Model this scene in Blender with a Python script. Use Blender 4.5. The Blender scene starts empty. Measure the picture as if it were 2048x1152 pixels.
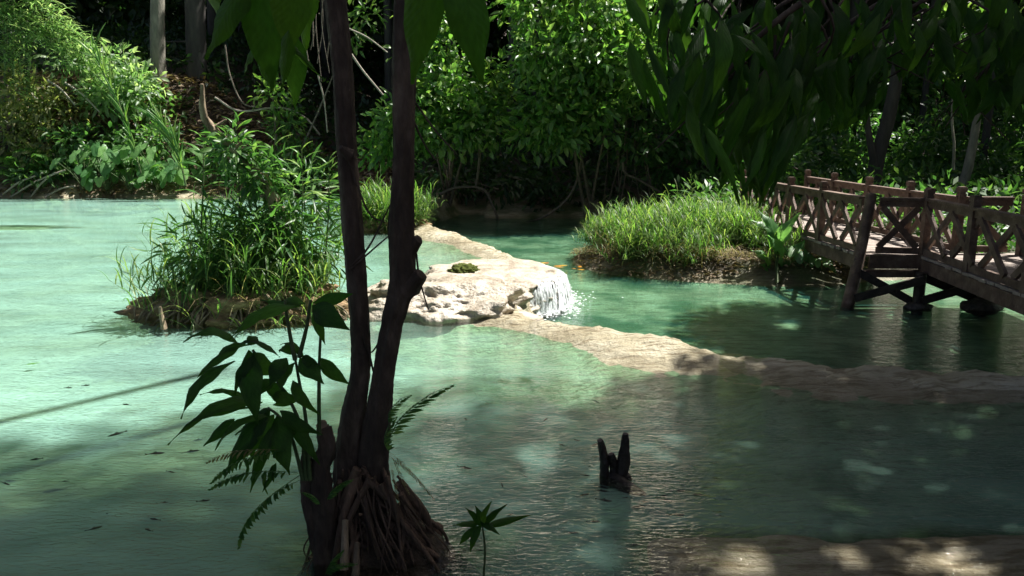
import bpy, math, random
import numpy as np
from mathutils import Vector, Matrix, noise as mnoise

R = math.radians
SC = bpy.context.scene
COL = SC.collection
rng = np.random.default_rng(7)
random.seed(7)

# ------------------------------------------------------------------ camera
F, PITCH, CAMH = 1547.0, R(11.2), 2.0
cam_d = bpy.data.cameras.new('camera'); cam = bpy.data.objects.new('camera', cam_d); COL.objects.link(cam)
cam.location = (0, 0, CAMH); cam.rotation_euler = (math.pi/2 - PITCH, 0, 0)
cam_d.sensor_width = 36; cam_d.lens = 36*F/2048; cam_d.clip_start = 0.05; cam_d.clip_end = 600
SC.camera = cam
# ------------------------------------------------------------------ sky, sun, exposure
SUN_EL = R(60); SUN_H = (0.90, 0.42)                       # horizontal direction TOWARDS the sun
_n = math.hypot(*SUN_H); SUN_H = (SUN_H[0]/_n, SUN_H[1]/_n)
SVEC = Vector((math.cos(SUN_EL)*SUN_H[0], math.cos(SUN_EL)*SUN_H[1], math.sin(SUN_EL)))
w = bpy.data.worlds.new('World'); SC.world = w; w.use_nodes = True
nt = w.node_tree
sky = nt.nodes.new('ShaderNodeTexSky'); sky.sky_type = 'NISHITA'; sky.sun_disc = False
sky.dust_density = 4; sky.air_density = .6; sky.ozone_density = .4; sky.sun_elevation = SUN_EL; sky.sun_rotation = math.atan2(SUN_H[0], SUN_H[1])
nt.links.new(sky.outputs[0], nt.nodes['Background'].inputs[0]); nt.nodes['Background'].inputs[1].default_value = 0.05
sun_d = bpy.data.lights.new('sun', 'SUN'); sun = bpy.data.objects.new('sun', sun_d); COL.objects.link(sun)
sun_d.energy = 5.0; sun_d.angle = R(0.8); sun_d.color = (1, 0.975, 0.93)
sun.rotation_euler = SVEC.to_track_quat('Z', 'Y').to_euler()
SC.view_settings.view_transform = 'Standard'; SC.view_settings.look = 'None'
SC.view_settings.exposure = 1.25; SC.view_settings.gamma = 1; SC.view_settings.use_curve_mapping = False
SC.render.engine = 'CYCLES'
SC.cycles.max_bounces = 7; SC.cycles.transparent_max_bounces = 12; SC.cycles.diffuse_bounces = 3
SC.cycles.use_denoising = True; SC.cycles.caustics_reflective = False; SC.cycles.caustics_refractive = False

# ------------------------------------------------------------------ pixel helpers (photo pixels -> places)
CA, SA = math.cos(PITCH), math.sin(PITCH)
def ray(px, py):
    dx = (px-1024)/F; dy = (576-py)/F
    return Vector((dx, CA+dy*SA, -SA+dy*CA))
def at(px, py, z=0.0):
    d = ray(px, py); t = (z-CAMH)/d.z
    return Vector((d.x*t, d.y*t, z))
def atY(px, py, Y):
    d = ray(px, py); t = Y/d.y
    return Vector((d.x*t, Y, CAMH+d.z*t))

# ------------------------------------------------------------------ materials
MATS = {}
def _mat(name):
    m = bpy.data.materials.new(name); m.use_nodes = True
    MATS[name] = m
    return m, m.node_tree.nodes, m.node_tree.links, m.node_tree.nodes['Principled BSDF']
def _ramp(n, cols):
    r = n.new('ShaderNodeValToRGB'); e = r.color_ramp.elements
    while len(e) < len(cols): e.new(0.5)
    for i, (p, c) in enumerate(cols):
        e[i].position = p; e[i].color = (*c, 1)
    return r
def leaf_mat(name, c1, c2, c3, rough=0.42, trans=0.45, tcol=1.9, spec=0.5):
    m, n, l, b = _mat(name)
    g = n.new('ShaderNodeNewGeometry'); r = _ramp(n, [(0.0, c1), (0.55, c2), (1.0, c3)])
    oi = n.new('ShaderNodeObjectInfo'); ad = n.new('ShaderNodeMath'); ad.operation = 'ADD'
    l.new(g.outputs['Random Per Island'], ad.inputs[0]); l.new(oi.outputs['Random'], ad.inputs[1])
    fr = n.new('ShaderNodeMath'); fr.operation = 'FRACT'; l.new(ad.outputs[0], fr.inputs[0]); l.new(fr.outputs[0], r.inputs[0])
    tex = n.new('ShaderNodeTexNoise'); tex.inputs['Scale'].default_value = 9
    tc = n.new('ShaderNodeTexCoord'); l.new(tc.outputs['Object'], tex.inputs['Vector'])
    hs = n.new('ShaderNodeHueSaturation')
    mr = n.new('ShaderNodeMapRange'); mr.inputs[3].default_value = 0.6; mr.inputs[4].default_value = 1.4
    l.new(tex.outputs[0], mr.inputs[0]); l.new(mr.outputs[0], hs.inputs['Value']); l.new(r.outputs[0], hs.inputs['Color'])
    l.new(hs.outputs[0], b.inputs['Base Color'])
    b.inputs['Roughness'].default_value = rough; b.inputs['Specular IOR Level'].default_value = spec
    tr = n.new('ShaderNodeBsdfTranslucent')
    mx = n.new('ShaderNodeMix'); mx.data_type = 'RGBA'; mx.blend_type = 'MULTIPLY'; mx.inputs[0].default_value = 1
    l.new(hs.outputs[0], mx.inputs[6]); mx.inputs[7].default_value = (tcol*1.15, tcol*1.3, tcol*0.6, 1)
    l.new(mx.outputs[2], tr.inputs[0])
    ms = n.new('ShaderNodeMixShader'); ms.inputs[0].default_value = trans
    l.new(b.outputs[0], ms.inputs[1]); l.new(tr.outputs[0], ms.inputs[2])
    l.new(ms.outputs[0], n['Material Output'].inputs[0])
    return m
def solid_mat(name, c1, c2, scale=6, rough=0.8, bump=0.4, stretch=(1, 1, 1), detail=8, bscale=None, spec=0.4, mid=None):
    m, n, l, b = _mat(name)
    tc = n.new('ShaderNodeTexCoord'); mp = n.new('ShaderNodeMapping'); mp.inputs['Scale'].default_value = stretch
    l.new(tc.outputs['Object'], mp.inputs[0])
    t = n.new('ShaderNodeTexNoise'); t.inputs['Scale'].default_value = scale; t.inputs['Detail'].default_value = detail
    t.inputs['Roughness'].default_value = 0.65
    l.new(mp.outputs[0], t.inputs['Vector'])
    cols = [(0.3, c1), (0.7, c2)] if mid is None else [(0.28, c1), (0.5, mid), (0.72, c2)]
    r = _ramp(n, cols); l.new(t.outputs[0], r.inputs[0]); l.new(r.outputs[0], b.inputs['Base Color'])
    t2 = n.new('ShaderNodeTexNoise'); t2.inputs['Scale'].default_value = bscale or scale*3; t2.inputs['Detail'].default_value = 10
    l.new(mp.outputs[0], t2.inputs['Vector'])
    bp = n.new('ShaderNodeBump'); bp.inputs['Strength'].default_value = bump; bp.inputs['Distance'].default_value = 0.03
    l.new(t2.outputs[0], bp.inputs['Height']); l.new(bp.outputs[0], b.inputs['Normal'])
    b.inputs['Roughness'].default_value = rough; b.inputs['Specular IOR Level'].default_value = spec
    return m
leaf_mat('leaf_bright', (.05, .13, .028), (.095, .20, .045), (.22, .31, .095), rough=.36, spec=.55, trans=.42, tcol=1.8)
leaf_mat('leaf_sunlit', (.075, .15, .065), (.14, .22, .11), (.32, .38, .24), rough=.42, trans=.5, tcol=2.0)  # paler tones put whitish sun highlights into the leaf colour
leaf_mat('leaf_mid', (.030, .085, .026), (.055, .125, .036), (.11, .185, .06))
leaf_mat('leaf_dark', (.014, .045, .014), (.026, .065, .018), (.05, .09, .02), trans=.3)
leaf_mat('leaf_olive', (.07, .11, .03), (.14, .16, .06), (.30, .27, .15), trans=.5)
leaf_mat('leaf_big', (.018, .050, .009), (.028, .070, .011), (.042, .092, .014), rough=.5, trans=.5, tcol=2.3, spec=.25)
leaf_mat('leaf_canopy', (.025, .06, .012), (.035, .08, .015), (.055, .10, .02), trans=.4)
leaf_mat('leaf_taro', (.06, .15, .055), (.10, .22, .08), (.16, .29, .10), rough=.42)
leaf_mat('reed', (.035, .09, .022), (.085, .17, .038), (.23, .28, .10), rough=.45, spec=.4)
leaf_mat('reed_dry', (.16, .12, .055), (.23, .18, .09), (.33, .27, .15), rough=.7, trans=.3)
leaf_mat('fern', (.035, .10, .02), (.06, .15, .03), (.11, .20, .04))
leaf_mat('leaf_fall', (.45, .16, .02), (.55, .30, .03), (.30, .09, .02), trans=.3)
leaf_mat('litter', (.10, .065, .035), (.20, .14, .08), (.36, .29, .19), rough=.8, trans=.15)
solid_mat('bark_dark', (.020, .014, .010), (.17, .125, .09), 8, .85, 1, (1, 1, .35), bscale=26, mid=(.062, .043, .030))
solid_mat('bark_root', (.022, .014, .009), (.17, .105, .066), 10, .8, .9, (1, 1, .3), bscale=40)
solid_mat('bark_pale', (.10, .095, .075), (.34, .31, .25), 5, .8, .7, (1, 1, .35), bscale=22)
solid_mat('bark_grey', (.03, .028, .026), (.085, .075, .066), 5, .85, .7, (1, 1, .25), bscale=22)
solid_mat('bark_rot', (.07, .045, .026), (.42, .33, .22), 7, .85, 1, (1, 1, .3), bscale=25)
solid_mat('twig', (.07, .055, .042), (.22, .18, .14), 12, .8, .5)
solid_mat('twig_pale', (.22, .19, .15), (.42, .37, .30), 12, .8, .5)
solid_mat('stem_green', (.035, .07, .02), (.09, .12, .04), 12, .6, .3)
solid_mat('wood', (.055, .036, .027), (.25, .18, .135), 5, .72, .6, (1, 1, 1), bscale=40, mid=(.13, .083, .06))
solid_mat('wood_deck', (.20, .15, .12), (.42, .36, .31), 5, .7, .5, (1, 1, 1), bscale=40)
solid_mat('wood_wet', (.012, .009, .007), (.045, .033, .024), 6, .5, .6, bscale=30)
solid_mat('soil', (.09, .055, .028), (.42, .31, .17), 9, .9, 1, bscale=25, mid=(.23, .155, .08))
solid_mat('moss', (.045, .07, .008), (.12, .14, .018), 30, .95, 1, bscale=120)
solid_mat('travertine', (.13, .09, .05), (.56, .51, .42), 4, .5, 1, bscale=24, mid=(.39, .34, .265))
solid_mat('stone_wet', (.02, .018, .015), (.13, .11, .085), 7, .4, .8, bscale=30)
solid_mat('fish', (.012, .018, .012), (.03, .04, .025), 10, .4, .1)
solid_mat('foam', (.78, .83, .82), (.9, .93, .92), 30, .35, .6, bscale=120)

def ground_mat():
    m, n, l, b = _mat('ground')
    g = n.new('ShaderNodeNewGeometry'); sx = n.new('ShaderNodeSeparateXYZ'); l.new(g.outputs['Position'], sx.inputs[0])
    def noise(scale, detail=8, vec=None):
        t = n.new('ShaderNodeTexNoise'); t.inputs['Scale'].default_value = scale; t.inputs['Detail'].default_value = detail
        t.inputs['Roughness'].default_value = .62
        l.new(vec or g.outputs['Position'], t.inputs['Vector']); return t
    t1 = noise(1.6); t2 = noise(14)
    trav = _ramp(n, [(.25, (.20, .155, .075)), (.48, (.42, .365, .24)), (.75, (.63, .58, .44))]); l.new(t1.outputs[0], trav.inputs[0])
    soil = _ramp(n, [(.3, (.025, .016, .009)), (.55, (.07, .046, .026)), (.75, (.17, .125, .075))]); l.new(t2.outputs[0], soil.inputs[0])
    at_ = n.new('ShaderNodeAttribute'); at_.attribute_name = 'land'
    mx = n.new('ShaderNodeMix'); mx.data_type = 'RGBA'
    l.new(at_.outputs['Fac'], mx.inputs[0]); l.new(trav.outputs[0], mx.inputs[6]); l.new(soil.outputs[0], mx.inputs[7])
    # flow lines / crusts that follow the terraces: stretched darker streaks
    mp = n.new('ShaderNodeMapping'); mp.inputs['Scale'].default_value = (1.1, 7, 7); mp.inputs['Rotation'].default_value = (0, 0, R(14))
    l.new(g.outputs['Position'], mp.inputs[0]); t3 = noise(3.0, 8, mp.outputs[0])
    r3 = _ramp(n, [(.40, (.42, .36, .26)), (.50, (1, 1, 1))]); l.new(t3.outputs[0], r3.inputs[0])
    mu = n.new('ShaderNodeMix'); mu.data_type = 'RGBA'; mu.blend_type = 'MULTIPLY'; mu.inputs[0].default_value = .8
    l.new(mx.outputs[2], mu.inputs[6]); l.new(r3.outputs[0], mu.inputs[7])
    # algae growing in patches on the sunken bed
    ta = noise(1.1, 9); ra = _ramp(n, [(.44, (0, 0, 0)), (.60, (1, 1, 1))]); l.new(ta.outputs[0], ra.inputs[0])
    zz = n.new('ShaderNodeMapRange'); l.new(sx.outputs[2], zz.inputs[0]); zz.inputs[1].default_value = -.06; zz.inputs[2].default_value = -.22
    am = n.new('ShaderNodeMath'); am.operation = 'MULTIPLY'; l.new(ra.outputs[0], am.inputs[0]); l.new(zz.outputs[0], am.inputs[1])
    al = n.new('ShaderNodeMix'); al.data_type = 'RGBA'; l.new(am.outputs[0], al.inputs[0]); l.new(mu.outputs[2], al.inputs[6]); al.inputs[7].default_value = (.075, .10, .03, 1)
    l.new(al.outputs[2], b.inputs['Base Color'])
    bp = n.new('ShaderNodeBump'); bp.inputs['Strength'].default_value = 1; bp.inputs['Distance'].default_value = .06
    ad = n.new('ShaderNodeMath'); ad.operation = 'ADD'; l.new(t2.outputs[0], ad.inputs[0]); l.new(t3.outputs[0], ad.inputs[1])
    l.new(ad.outputs[0], bp.inputs['Height']); l.new(bp.outputs[0], b.inputs['Normal'])
    b.inputs['Roughness'].default_value = .48
ground_mat()

def water_mat(name, shallow, deep, k, ripple, body=False):
    m, n, l, b = _mat(name); n.remove(b)
    a = n.new('ShaderNodeAttribute'); a.attribute_name = 'depth'
    g = n.new('ShaderNodeNewGeometry')
    mp = n.new('ShaderNodeMapping'); mp.inputs['Scale'].default_value = (1, 2.6, 1); mp.inputs['Rotation'].default_value = (0, 0, R(8))
    l.new(g.outputs['Position'], mp.inputs[0])
    def noise(scale, detail, dist=0.):
        t = n.new('ShaderNodeTexNoise'); t.inputs['Scale'].default_value = scale; t.inputs['Detail'].default_value = detail
        t.inputs['Distortion'].default_value = dist; l.new(mp.outputs[0], t.inputs['Vector']); return t
    t1 = noise(2.6, 4, .6); t2 = noise(15, 3, .8); t3 = noise(.5, 4)
    s1 = n.new('ShaderNodeMath'); s1.operation = 'MULTIPLY_ADD'; l.new(t2.outputs[0], s1.inputs[0]); s1.inputs[1].default_value = .7; l.new(t1.outputs[0], s1.inputs[2])
    bp = n.new('ShaderNodeBump'); bp.inputs['Strength'].default_value = 1; bp.inputs['Distance'].default_value = ripple
    l.new(s1.outputs[0], bp.inputs['Height'])
    # turbidity: share of the light that the milky water sends back grows with its depth
    wob = n.new('ShaderNodeMath'); wob.operation = 'MULTIPLY_ADD'; l.new(t3.outputs[0], wob.inputs[0]); wob.inputs[1].default_value = 1.6; wob.inputs[2].default_value = .2
    d1 = n.new('ShaderNodeMath'); d1.operation = 'MULTIPLY'; l.new(a.outputs['Fac'], d1.inputs[0]); l.new(wob.outputs[0], d1.inputs[1])
    d2 = n.new('ShaderNodeMath'); d2.operation = 'MULTIPLY'; l.new(d1.outputs[0], d2.inputs[0]); d2.inputs[1].default_value = -k
    ex = n.new('ShaderNodeMath'); ex.operation = 'EXPONENT'; l.new(d2.outputs[0], ex.inputs[0])
    fac = n.new('ShaderNodeMath'); fac.operation = 'SUBTRACT'; fac.inputs[0].default_value = 1; l.new(ex.outputs[0], fac.inputs[1])
    cm = n.new('ShaderNodeMix'); cm.data_type = 'RGBA'; l.new(fac.outputs[0], cm.inputs[0])
    cm.inputs[6].default_value = (*shallow, 1); cm.inputs[7].default_value = (*deep, 1)
    tr = n.new('ShaderNodeBsdfTransparent'); ms = n.new('ShaderNodeMixShader')
    if body:                       # the milky body of the water, just under the surface
        df = n.new('ShaderNodeBsdfDiffuse'); l.new(cm.outputs[2], df.inputs[0])
        bp.inputs['Strength'].default_value = .35; l.new(bp.outputs[0], df.inputs['Normal'])
        tr.inputs[0].default_value = (.66, .93, .80, 1)
        l.new(fac.outputs[0], ms.inputs[0]); l.new(tr.outputs[0], ms.inputs[1]); l.new(df.outputs[0], ms.inputs[2])
    else:                          # the clear rippled surface
        gl = n.new('ShaderNodeBsdfGlossy'); gl.inputs['Roughness'].default_value = .04; l.new(bp.outputs[0], gl.inputs['Normal'])
        fr = n.new('ShaderNodeFresnel'); fr.inputs[0].default_value = 1.28; l.new(bp.outputs[0], fr.inputs['Normal'])
        l.new(fr.outputs[0], ms.inputs[0]); l.new(tr.outputs[0], ms.inputs[1]); l.new(gl.outputs[0], ms.inputs[2])
    l.new(ms.outputs[0], n['Material Output'].inputs[0])
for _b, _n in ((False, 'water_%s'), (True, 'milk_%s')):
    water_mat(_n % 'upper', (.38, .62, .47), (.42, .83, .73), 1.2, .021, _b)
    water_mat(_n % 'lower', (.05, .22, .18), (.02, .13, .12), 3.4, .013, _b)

def veil_mat():
    m, n, l, b = _mat('water_veil')
    tc = n.new('ShaderNodeTexCoord'); mp = n.new('ShaderNodeMapping'); mp.inputs['Scale'].default_value = (9, 9, 1.2)
    l.new(tc.outputs['Object'], mp.inputs[0]); t = n.new('ShaderNodeTexNoise'); t.inputs['Scale'].default_value = 3; t.inputs['Detail'].default_value = 6
    l.new(mp.outputs[0], t.inputs['Vector'])
    r = _ramp(n, [(.42, (0, 0, 0)), (.66, (1, 1, 1))]); l.new(t.outputs[0], r.inputs[0]); l.new(r.outputs[0], b.inputs['Alpha'])
    b.inputs['Base Color'].default_value = (.86, .9, .9, 1); b.inputs['Roughness'].default_value = .2
veil_mat()

# ------------------------------------------------------------------ object helpers
def put(o, parent=None):
    COL.objects.link(o)
    if parent is not None: o.parent = parent
    return o
def tag(o, label=None, cat=None, group=None, kind=None):
    if label: o['label'] = label
    if cat: o['category'] = cat
    if group: o['group'] = group
    if kind: o['kind'] = kind
    return o
def thing(name, loc, label, cat, group=None):
    o = bpy.data.objects.new(name, None); o.empty_display_size = .1; put(o); o.location = loc
    return tag(o, label, cat, group)
class Geo:
    def __init__(s): s.v = []; s.f = []; s.n = 0
    def add(s, v, f):
        v = np.asarray(v, float).reshape(-1, 3); s.v.append(v); s.f.append((np.asarray(f, int) + s.n)); s.n += len(v)
    def mesh(s, name, mat, smooth=True, off=None):
        me = bpy.data.meshes.new(name)
        V = np.concatenate(s.v)
        if off is not None: V = V - np.array(off)
        flat = []; tot = []
        for f in s.f:
            flat.append(f.ravel()); tot.append(np.full(len(f), f.shape[1]))
        flat = np.concatenate(flat); tot = np.concatenate(tot)
        me.vertices.add(len(V)); me.vertices.foreach_set('co', V.ravel())
        me.loops.add(len(flat)); me.loops.foreach_set('vertex_index', flat)
        me.polygons.add(len(tot)); st = np.concatenate([[0], np.cumsum(tot)[:-1]])
        me.polygons.foreach_set('loop_start', st); me.polygons.foreach_set('loop_total', tot)
        me.polygons.foreach_set('use_smooth', np.full(len(tot), smooth))
        me.materials.append(MATS[mat]); me.update(calc_edges=True); me.validate()
        return me
    def build(s, name, mat, parent=None, smooth=True):
        off = None if parent is None else wloc(parent)
        return put(bpy.data.objects.new(name, s.mesh(name, mat, smooth, off)), parent)
def wloc(o):
    p = Vector((0, 0, 0))
    while o is not None: p = p + o.location; o = o.parent
    return p
def child(name, me, M, parent):
    o = bpy.data.objects.new(name, me); put(o, parent); o.matrix_basis = Matrix.Translation(-wloc(parent)) @ M
    return o

def curve_pts(pts, n):
    P = np.array([list(p) for p in pts], float); k = len(P)
    if k == 2: return np.array([P[0]+(P[1]-P[0])*t for t in np.linspace(0, 1, n)])
    Q = np.vstack([2*P[0]-P[1], P, 2*P[-1]-P[-2]]); out = []
    for t in np.linspace(0, k-1-1e-6, n):
        i = int(t); u = t-i; a, b, c, d = Q[i], Q[i+1], Q[i+2], Q[i+3]
        out.append(.5*((2*b)+(-a+c)*u+(2*a-5*b+4*c-d)*u*u+(-a+3*b-3*c+d)*u**3))
    return np.array(out)
def tube(g, pts, radii, n=8, rings=None, rough=0., seed=0, cap=True):
    rings = rings or max(2, len(pts)*4)
    P = curve_pts(pts, rings); rr = np.interp(np.linspace(0, 1, rings), np.linspace(0, 1, len(radii)), radii)
    T = np.gradient(P, axis=0); T /= np.linalg.norm(T, axis=1)[:, None]+1e-9
    u = np.cross(T[0], [0.31, .9, .3]); u /= np.linalg.norm(u)
    V = []; r_ = np.random.default_rng(seed); a = np.linspace(0, 2*np.pi, n, endpoint=False)
    lob = 1+rough*(r_.random(n)-.5)
    wk = r_.random(n)-.5
    for i in range(rings):
        wk = .8*wk+.55*(r_.random(n)-.5)
        u = u-T[i]*np.dot(u, T[i]); u /= np.linalg.norm(u)+1e-9; b = np.cross(T[i], u)
        q = rr[i]*(lob+rough*wk)
        V.append(P[i]+np.outer(np.cos(a)*q, u)+np.outer(np.sin(a)*q, b))
    V = np.concatenate(V)
    F_ = [[i*n+j, i*n+(j+1) % n, (i+1)*n+(j+1) % n, (i+1)*n+j] for i in range(rings-1) for j in range(n)]
    g.add(V, F_)
    if cap:
        V2 = np.vstack([V[:n], P[0]-T[0]*rr[0]*.15, V[-n:], P[-1]+T[-1]*rr[-1]*.25])
        g.add(V2, [[(j+1) % n, j, n] for j in range(n)]+[[n+1+j, n+1+(j+1) % n, 2*n+1] for j in range(n)])
def box(g, c, X, Y, Z):
    c = np.array(c, float); X, Y, Z = (np.array(q, float)/2 for q in (X, Y, Z))
    V = [c+sx*X+sy*Y+sz*Z for sz in (-1, 1) for sy in (-1, 1) for sx in (-1, 1)]
    g.add(V, [[0, 2, 3, 1], [4, 5, 7, 6], [0, 1, 5, 4], [2, 6, 7, 3], [0, 4, 6, 2], [1, 3, 7, 5]])
def bar(g, a, b, w_, h_, up=(0, 0, 1), jit=0):
    a = np.array(list(a), float); b = np.array(list(b), float); d = b-a; L = np.linalg.norm(d); d /= L
    s = np.cross(d, up); s /= np.linalg.norm(s); u = np.cross(s, d)
    box(g, (a+b)/2, d*L, s*w_, u*h_)
def nrm(a): return a/(np.linalg.norm(a, axis=-1, keepdims=True)+1e-9)

def leaves(g, B, D, N, L, W, simple=False, droop=.15, fold=.18):
    """many leaves at once: base B, direction D, normal N, length L, width W"""
    B = np.asarray(B, float); n = len(B)
    if n == 0: return
    D = nrm(np.asarray(D, float)); S = nrm(np.cross(D, N)); U = np.cross(S, D)
    L = np.broadcast_to(L, n)[:, None]; W = np.broadcast_to(W, n)[:, None]
    if simple:
        V = np.stack([B, B+D*L*.5+S*W*.5, B+D*L-U*L*droop, B+D*L*.5-S*W*.5], 1)
        g.add(V, np.arange(n*4).reshape(n, 4)); return
    p1 = B+D*L*.28+U*L*.03; p2 = B+D*L*.66-U*L*droop*.3; tip = B+D*L-U*L*droop
    V = np.stack([B, p1-S*W*.42+U*W*fold, p1, p1+S*W*.42+U*W*fold, p2-S*W*.40+U*W*fold, p2, p2+S*W*.40+U*W*fold, tip], 1).reshape(-1, 3)
    q = np.array([[1, 2, 5, 4], [2, 3, 6, 5]]); t = np.array([[0, 2, 1], [0, 3, 2], [4, 5, 7], [5, 6, 7]])
    o = (np.arange(n)*8)[:, None, None]
    k0 = g.n
    g.add(V, (q[None]+o).reshape(-1, 4)); g.f.append((t[None]+o).reshape(-1, 3)+k0)
def blades(g, B, A, H, Wd, lean, curl, segs=5):
    """grass blades: base B (n,3), azimuth A, length H, width, lean from vertical, curl"""
    n = len(B); A = np.asarray(A); H = np.broadcast_to(H, n); Wd = np.broadcast_to(Wd, n)
    lean = np.broadcast_to(lean, n).astype(float).copy(); curl = np.broadcast_to(curl, n)
    hd = np.stack([np.cos(A), np.sin(A), 0*A], 1); sd = np.stack([-np.sin(A), np.cos(A), 0*A], 1)
    P = np.asarray(B, float).copy(); V = []
    for i in range(segs+1):
        t = i/segs; wv = Wd*(1-t**2.2)*(.55+.9*min(t*3, 1)*.5)+.0004
        V.append(P-sd*wv[:, None]*.5); V.append(P+sd*wv[:, None]*.5)
        st = (H/segs)[:, None]
        P = P+(hd*np.sin(lean)[:, None]+np.array([0, 0, 1.])*np.cos(lean)[:, None])*st
        lean = lean+curl/segs
    V = np.stack(V, 1).reshape(-1, 3); m = 2*(segs+1)
    q = np.array([[2*i, 2*i+1, 2*i+3, 2*i+2] for i in range(segs)])
    g.add(V, (q[None]+(np.arange(n)*m)[:, None, None]).reshape(-1, 4))
def rdir(n, r=rng):
    return nrm(r.normal(size=(n, 3)))
def leaf_cloud(g, blobs, L, W, per=14, simple=False, r=rng, flat=.6, droop=.2, shell=.55):
    """clusters of leaves through ellipsoids: (centre, radii, leaf count)"""
    for c, rad, n in blobs:
        k = max(1, int(n/per)); d = rdir(k, r); rr = (shell+(1-shell)*r.random(k))[:, None]*(.75+.25*r.random((k, 1)))
        cc = np.array(list(c))+d*rr*np.array(rad); m = k*per
        cr = np.repeat(cc, per, 0); od = np.repeat(d, per, 0)
        off = rdir(m, r)*r.random((m, 1))**.5*L*1.5
        D = nrm(off*.8/L+od*.5+r.normal(size=(m, 3))*.35+np.array([0, 0, -.25]))
        N = nrm(np.array([0, 0, 1.])*flat+od*.4+r.normal(size=(m, 3))*.6)
        leaves(g, cr+off, D, N, L*(.6+.7*r.random(m)), W*(.65+.6*r.random(m)), simple, droop)

# vectorised value noise for the terrain
def vnoise(x, y, seed=0):
    xi = np.floor(x).astype(np.int64); yi = np.floor(y).astype(np.int64); fx = x-xi; fy = y-yi
    def h(a, b):
        v = (a*374761393+b*668265263+seed*982451653) & 0x7fffffff
        v = ((v ^ (v >> 13))*1274126177) & 0x7fffffff
        return ((v ^ (v >> 16)) & 0xffff)/65535.
    sx = fx*fx*(3-2*fx); sy = fy*fy*(3-2*fy)
    return (h(xi, yi)*(1-sx)+h(xi+1, yi)*sx)*(1-sy)+(h(xi, yi+1)*(1-sx)+h(xi+1, yi+1)*sx)*sy
def fbm(x, y, oct=4, seed=0):
    s = 0; a = .5
    for i in range(oct): s = s+a*vnoise(x*2**i, y*2**i, seed+i); a *= .5
    return s-.5*(1-.5**oct)
def sstep(a, b, x):
    t = np.clip((x-a)/(b-a), 0, 1); return t*t*(3-2*t)

# ================================================================== TERRAIN AND WATER
LOWZ = -0.40
CREST_PX = [(800, 428), (838, 448), (880, 466), (930, 478), (975, 494), (1020, 514), (1060, 536), (1066, 548), (1040, 572), (1015, 598),
            (1042, 632), (1085, 645), (1230, 668), (1400, 702), (1560, 719), (1700, 739), (1880, 752), (2048, 761), (2500, 785)]
CREST = [(-1.6, 26.5)]+[tuple(at(x, y, 0)[:2]) for x, y in CREST_PX]
def seg_dist(X, Y, line):
    D = np.full(X.shape, 1e9)
    for (x0, y0), (x1, y1) in zip(line[:-1], line[1:]):
        dx, dy = x1-x0, y1-y0; t = np.clip(((X-x0)*dx+(Y-y0)*dy)/(dx*dx+dy*dy+1e-12), 0, 1)
        D = np.minimum(D, np.hypot(X-x0-t*dx, Y-y0-t*dy))
    return D
def inside(X, Y, poly):
    c = np.zeros(X.shape, bool); n = len(poly)
    for i in range(n):
        x0, y0 = poly[i]; x1, y1 = poly[(i+1) % n]
        cond = ((y0 > Y) != (y1 > Y))
        c ^= cond & (X < (x1-x0)*(Y-y0)/((y1-y0) if y1 != y0 else 1e-12)+x0)
    return c
UPPER = CREST+[(60, CREST[-1][1]), (60, -60), (-200, -60), (-200, 26.5)]
PEN_PX = [(1150, 524), (1200, 540), (1290, 550), (1380, 557), (1460, 561), (1560, 566), (1640, 566), (1740, 556), (1900, 548), (2100, 545)]
PEN = [tuple(at(x, y, LOWZ)[:2]) for x, y in PEN_PX]+[(14, 13.6), (60, 13), (60, 60), (4.2, 60), (4.0, 23), (3.4, 19.5), (2.2, 17), (1.3, 15.6)]
def sdf(X, Y, poly):
    d = seg_dist(X, Y, poly+[poly[0]]); return np.where(inside(X, Y, poly), d, -d)
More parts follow.
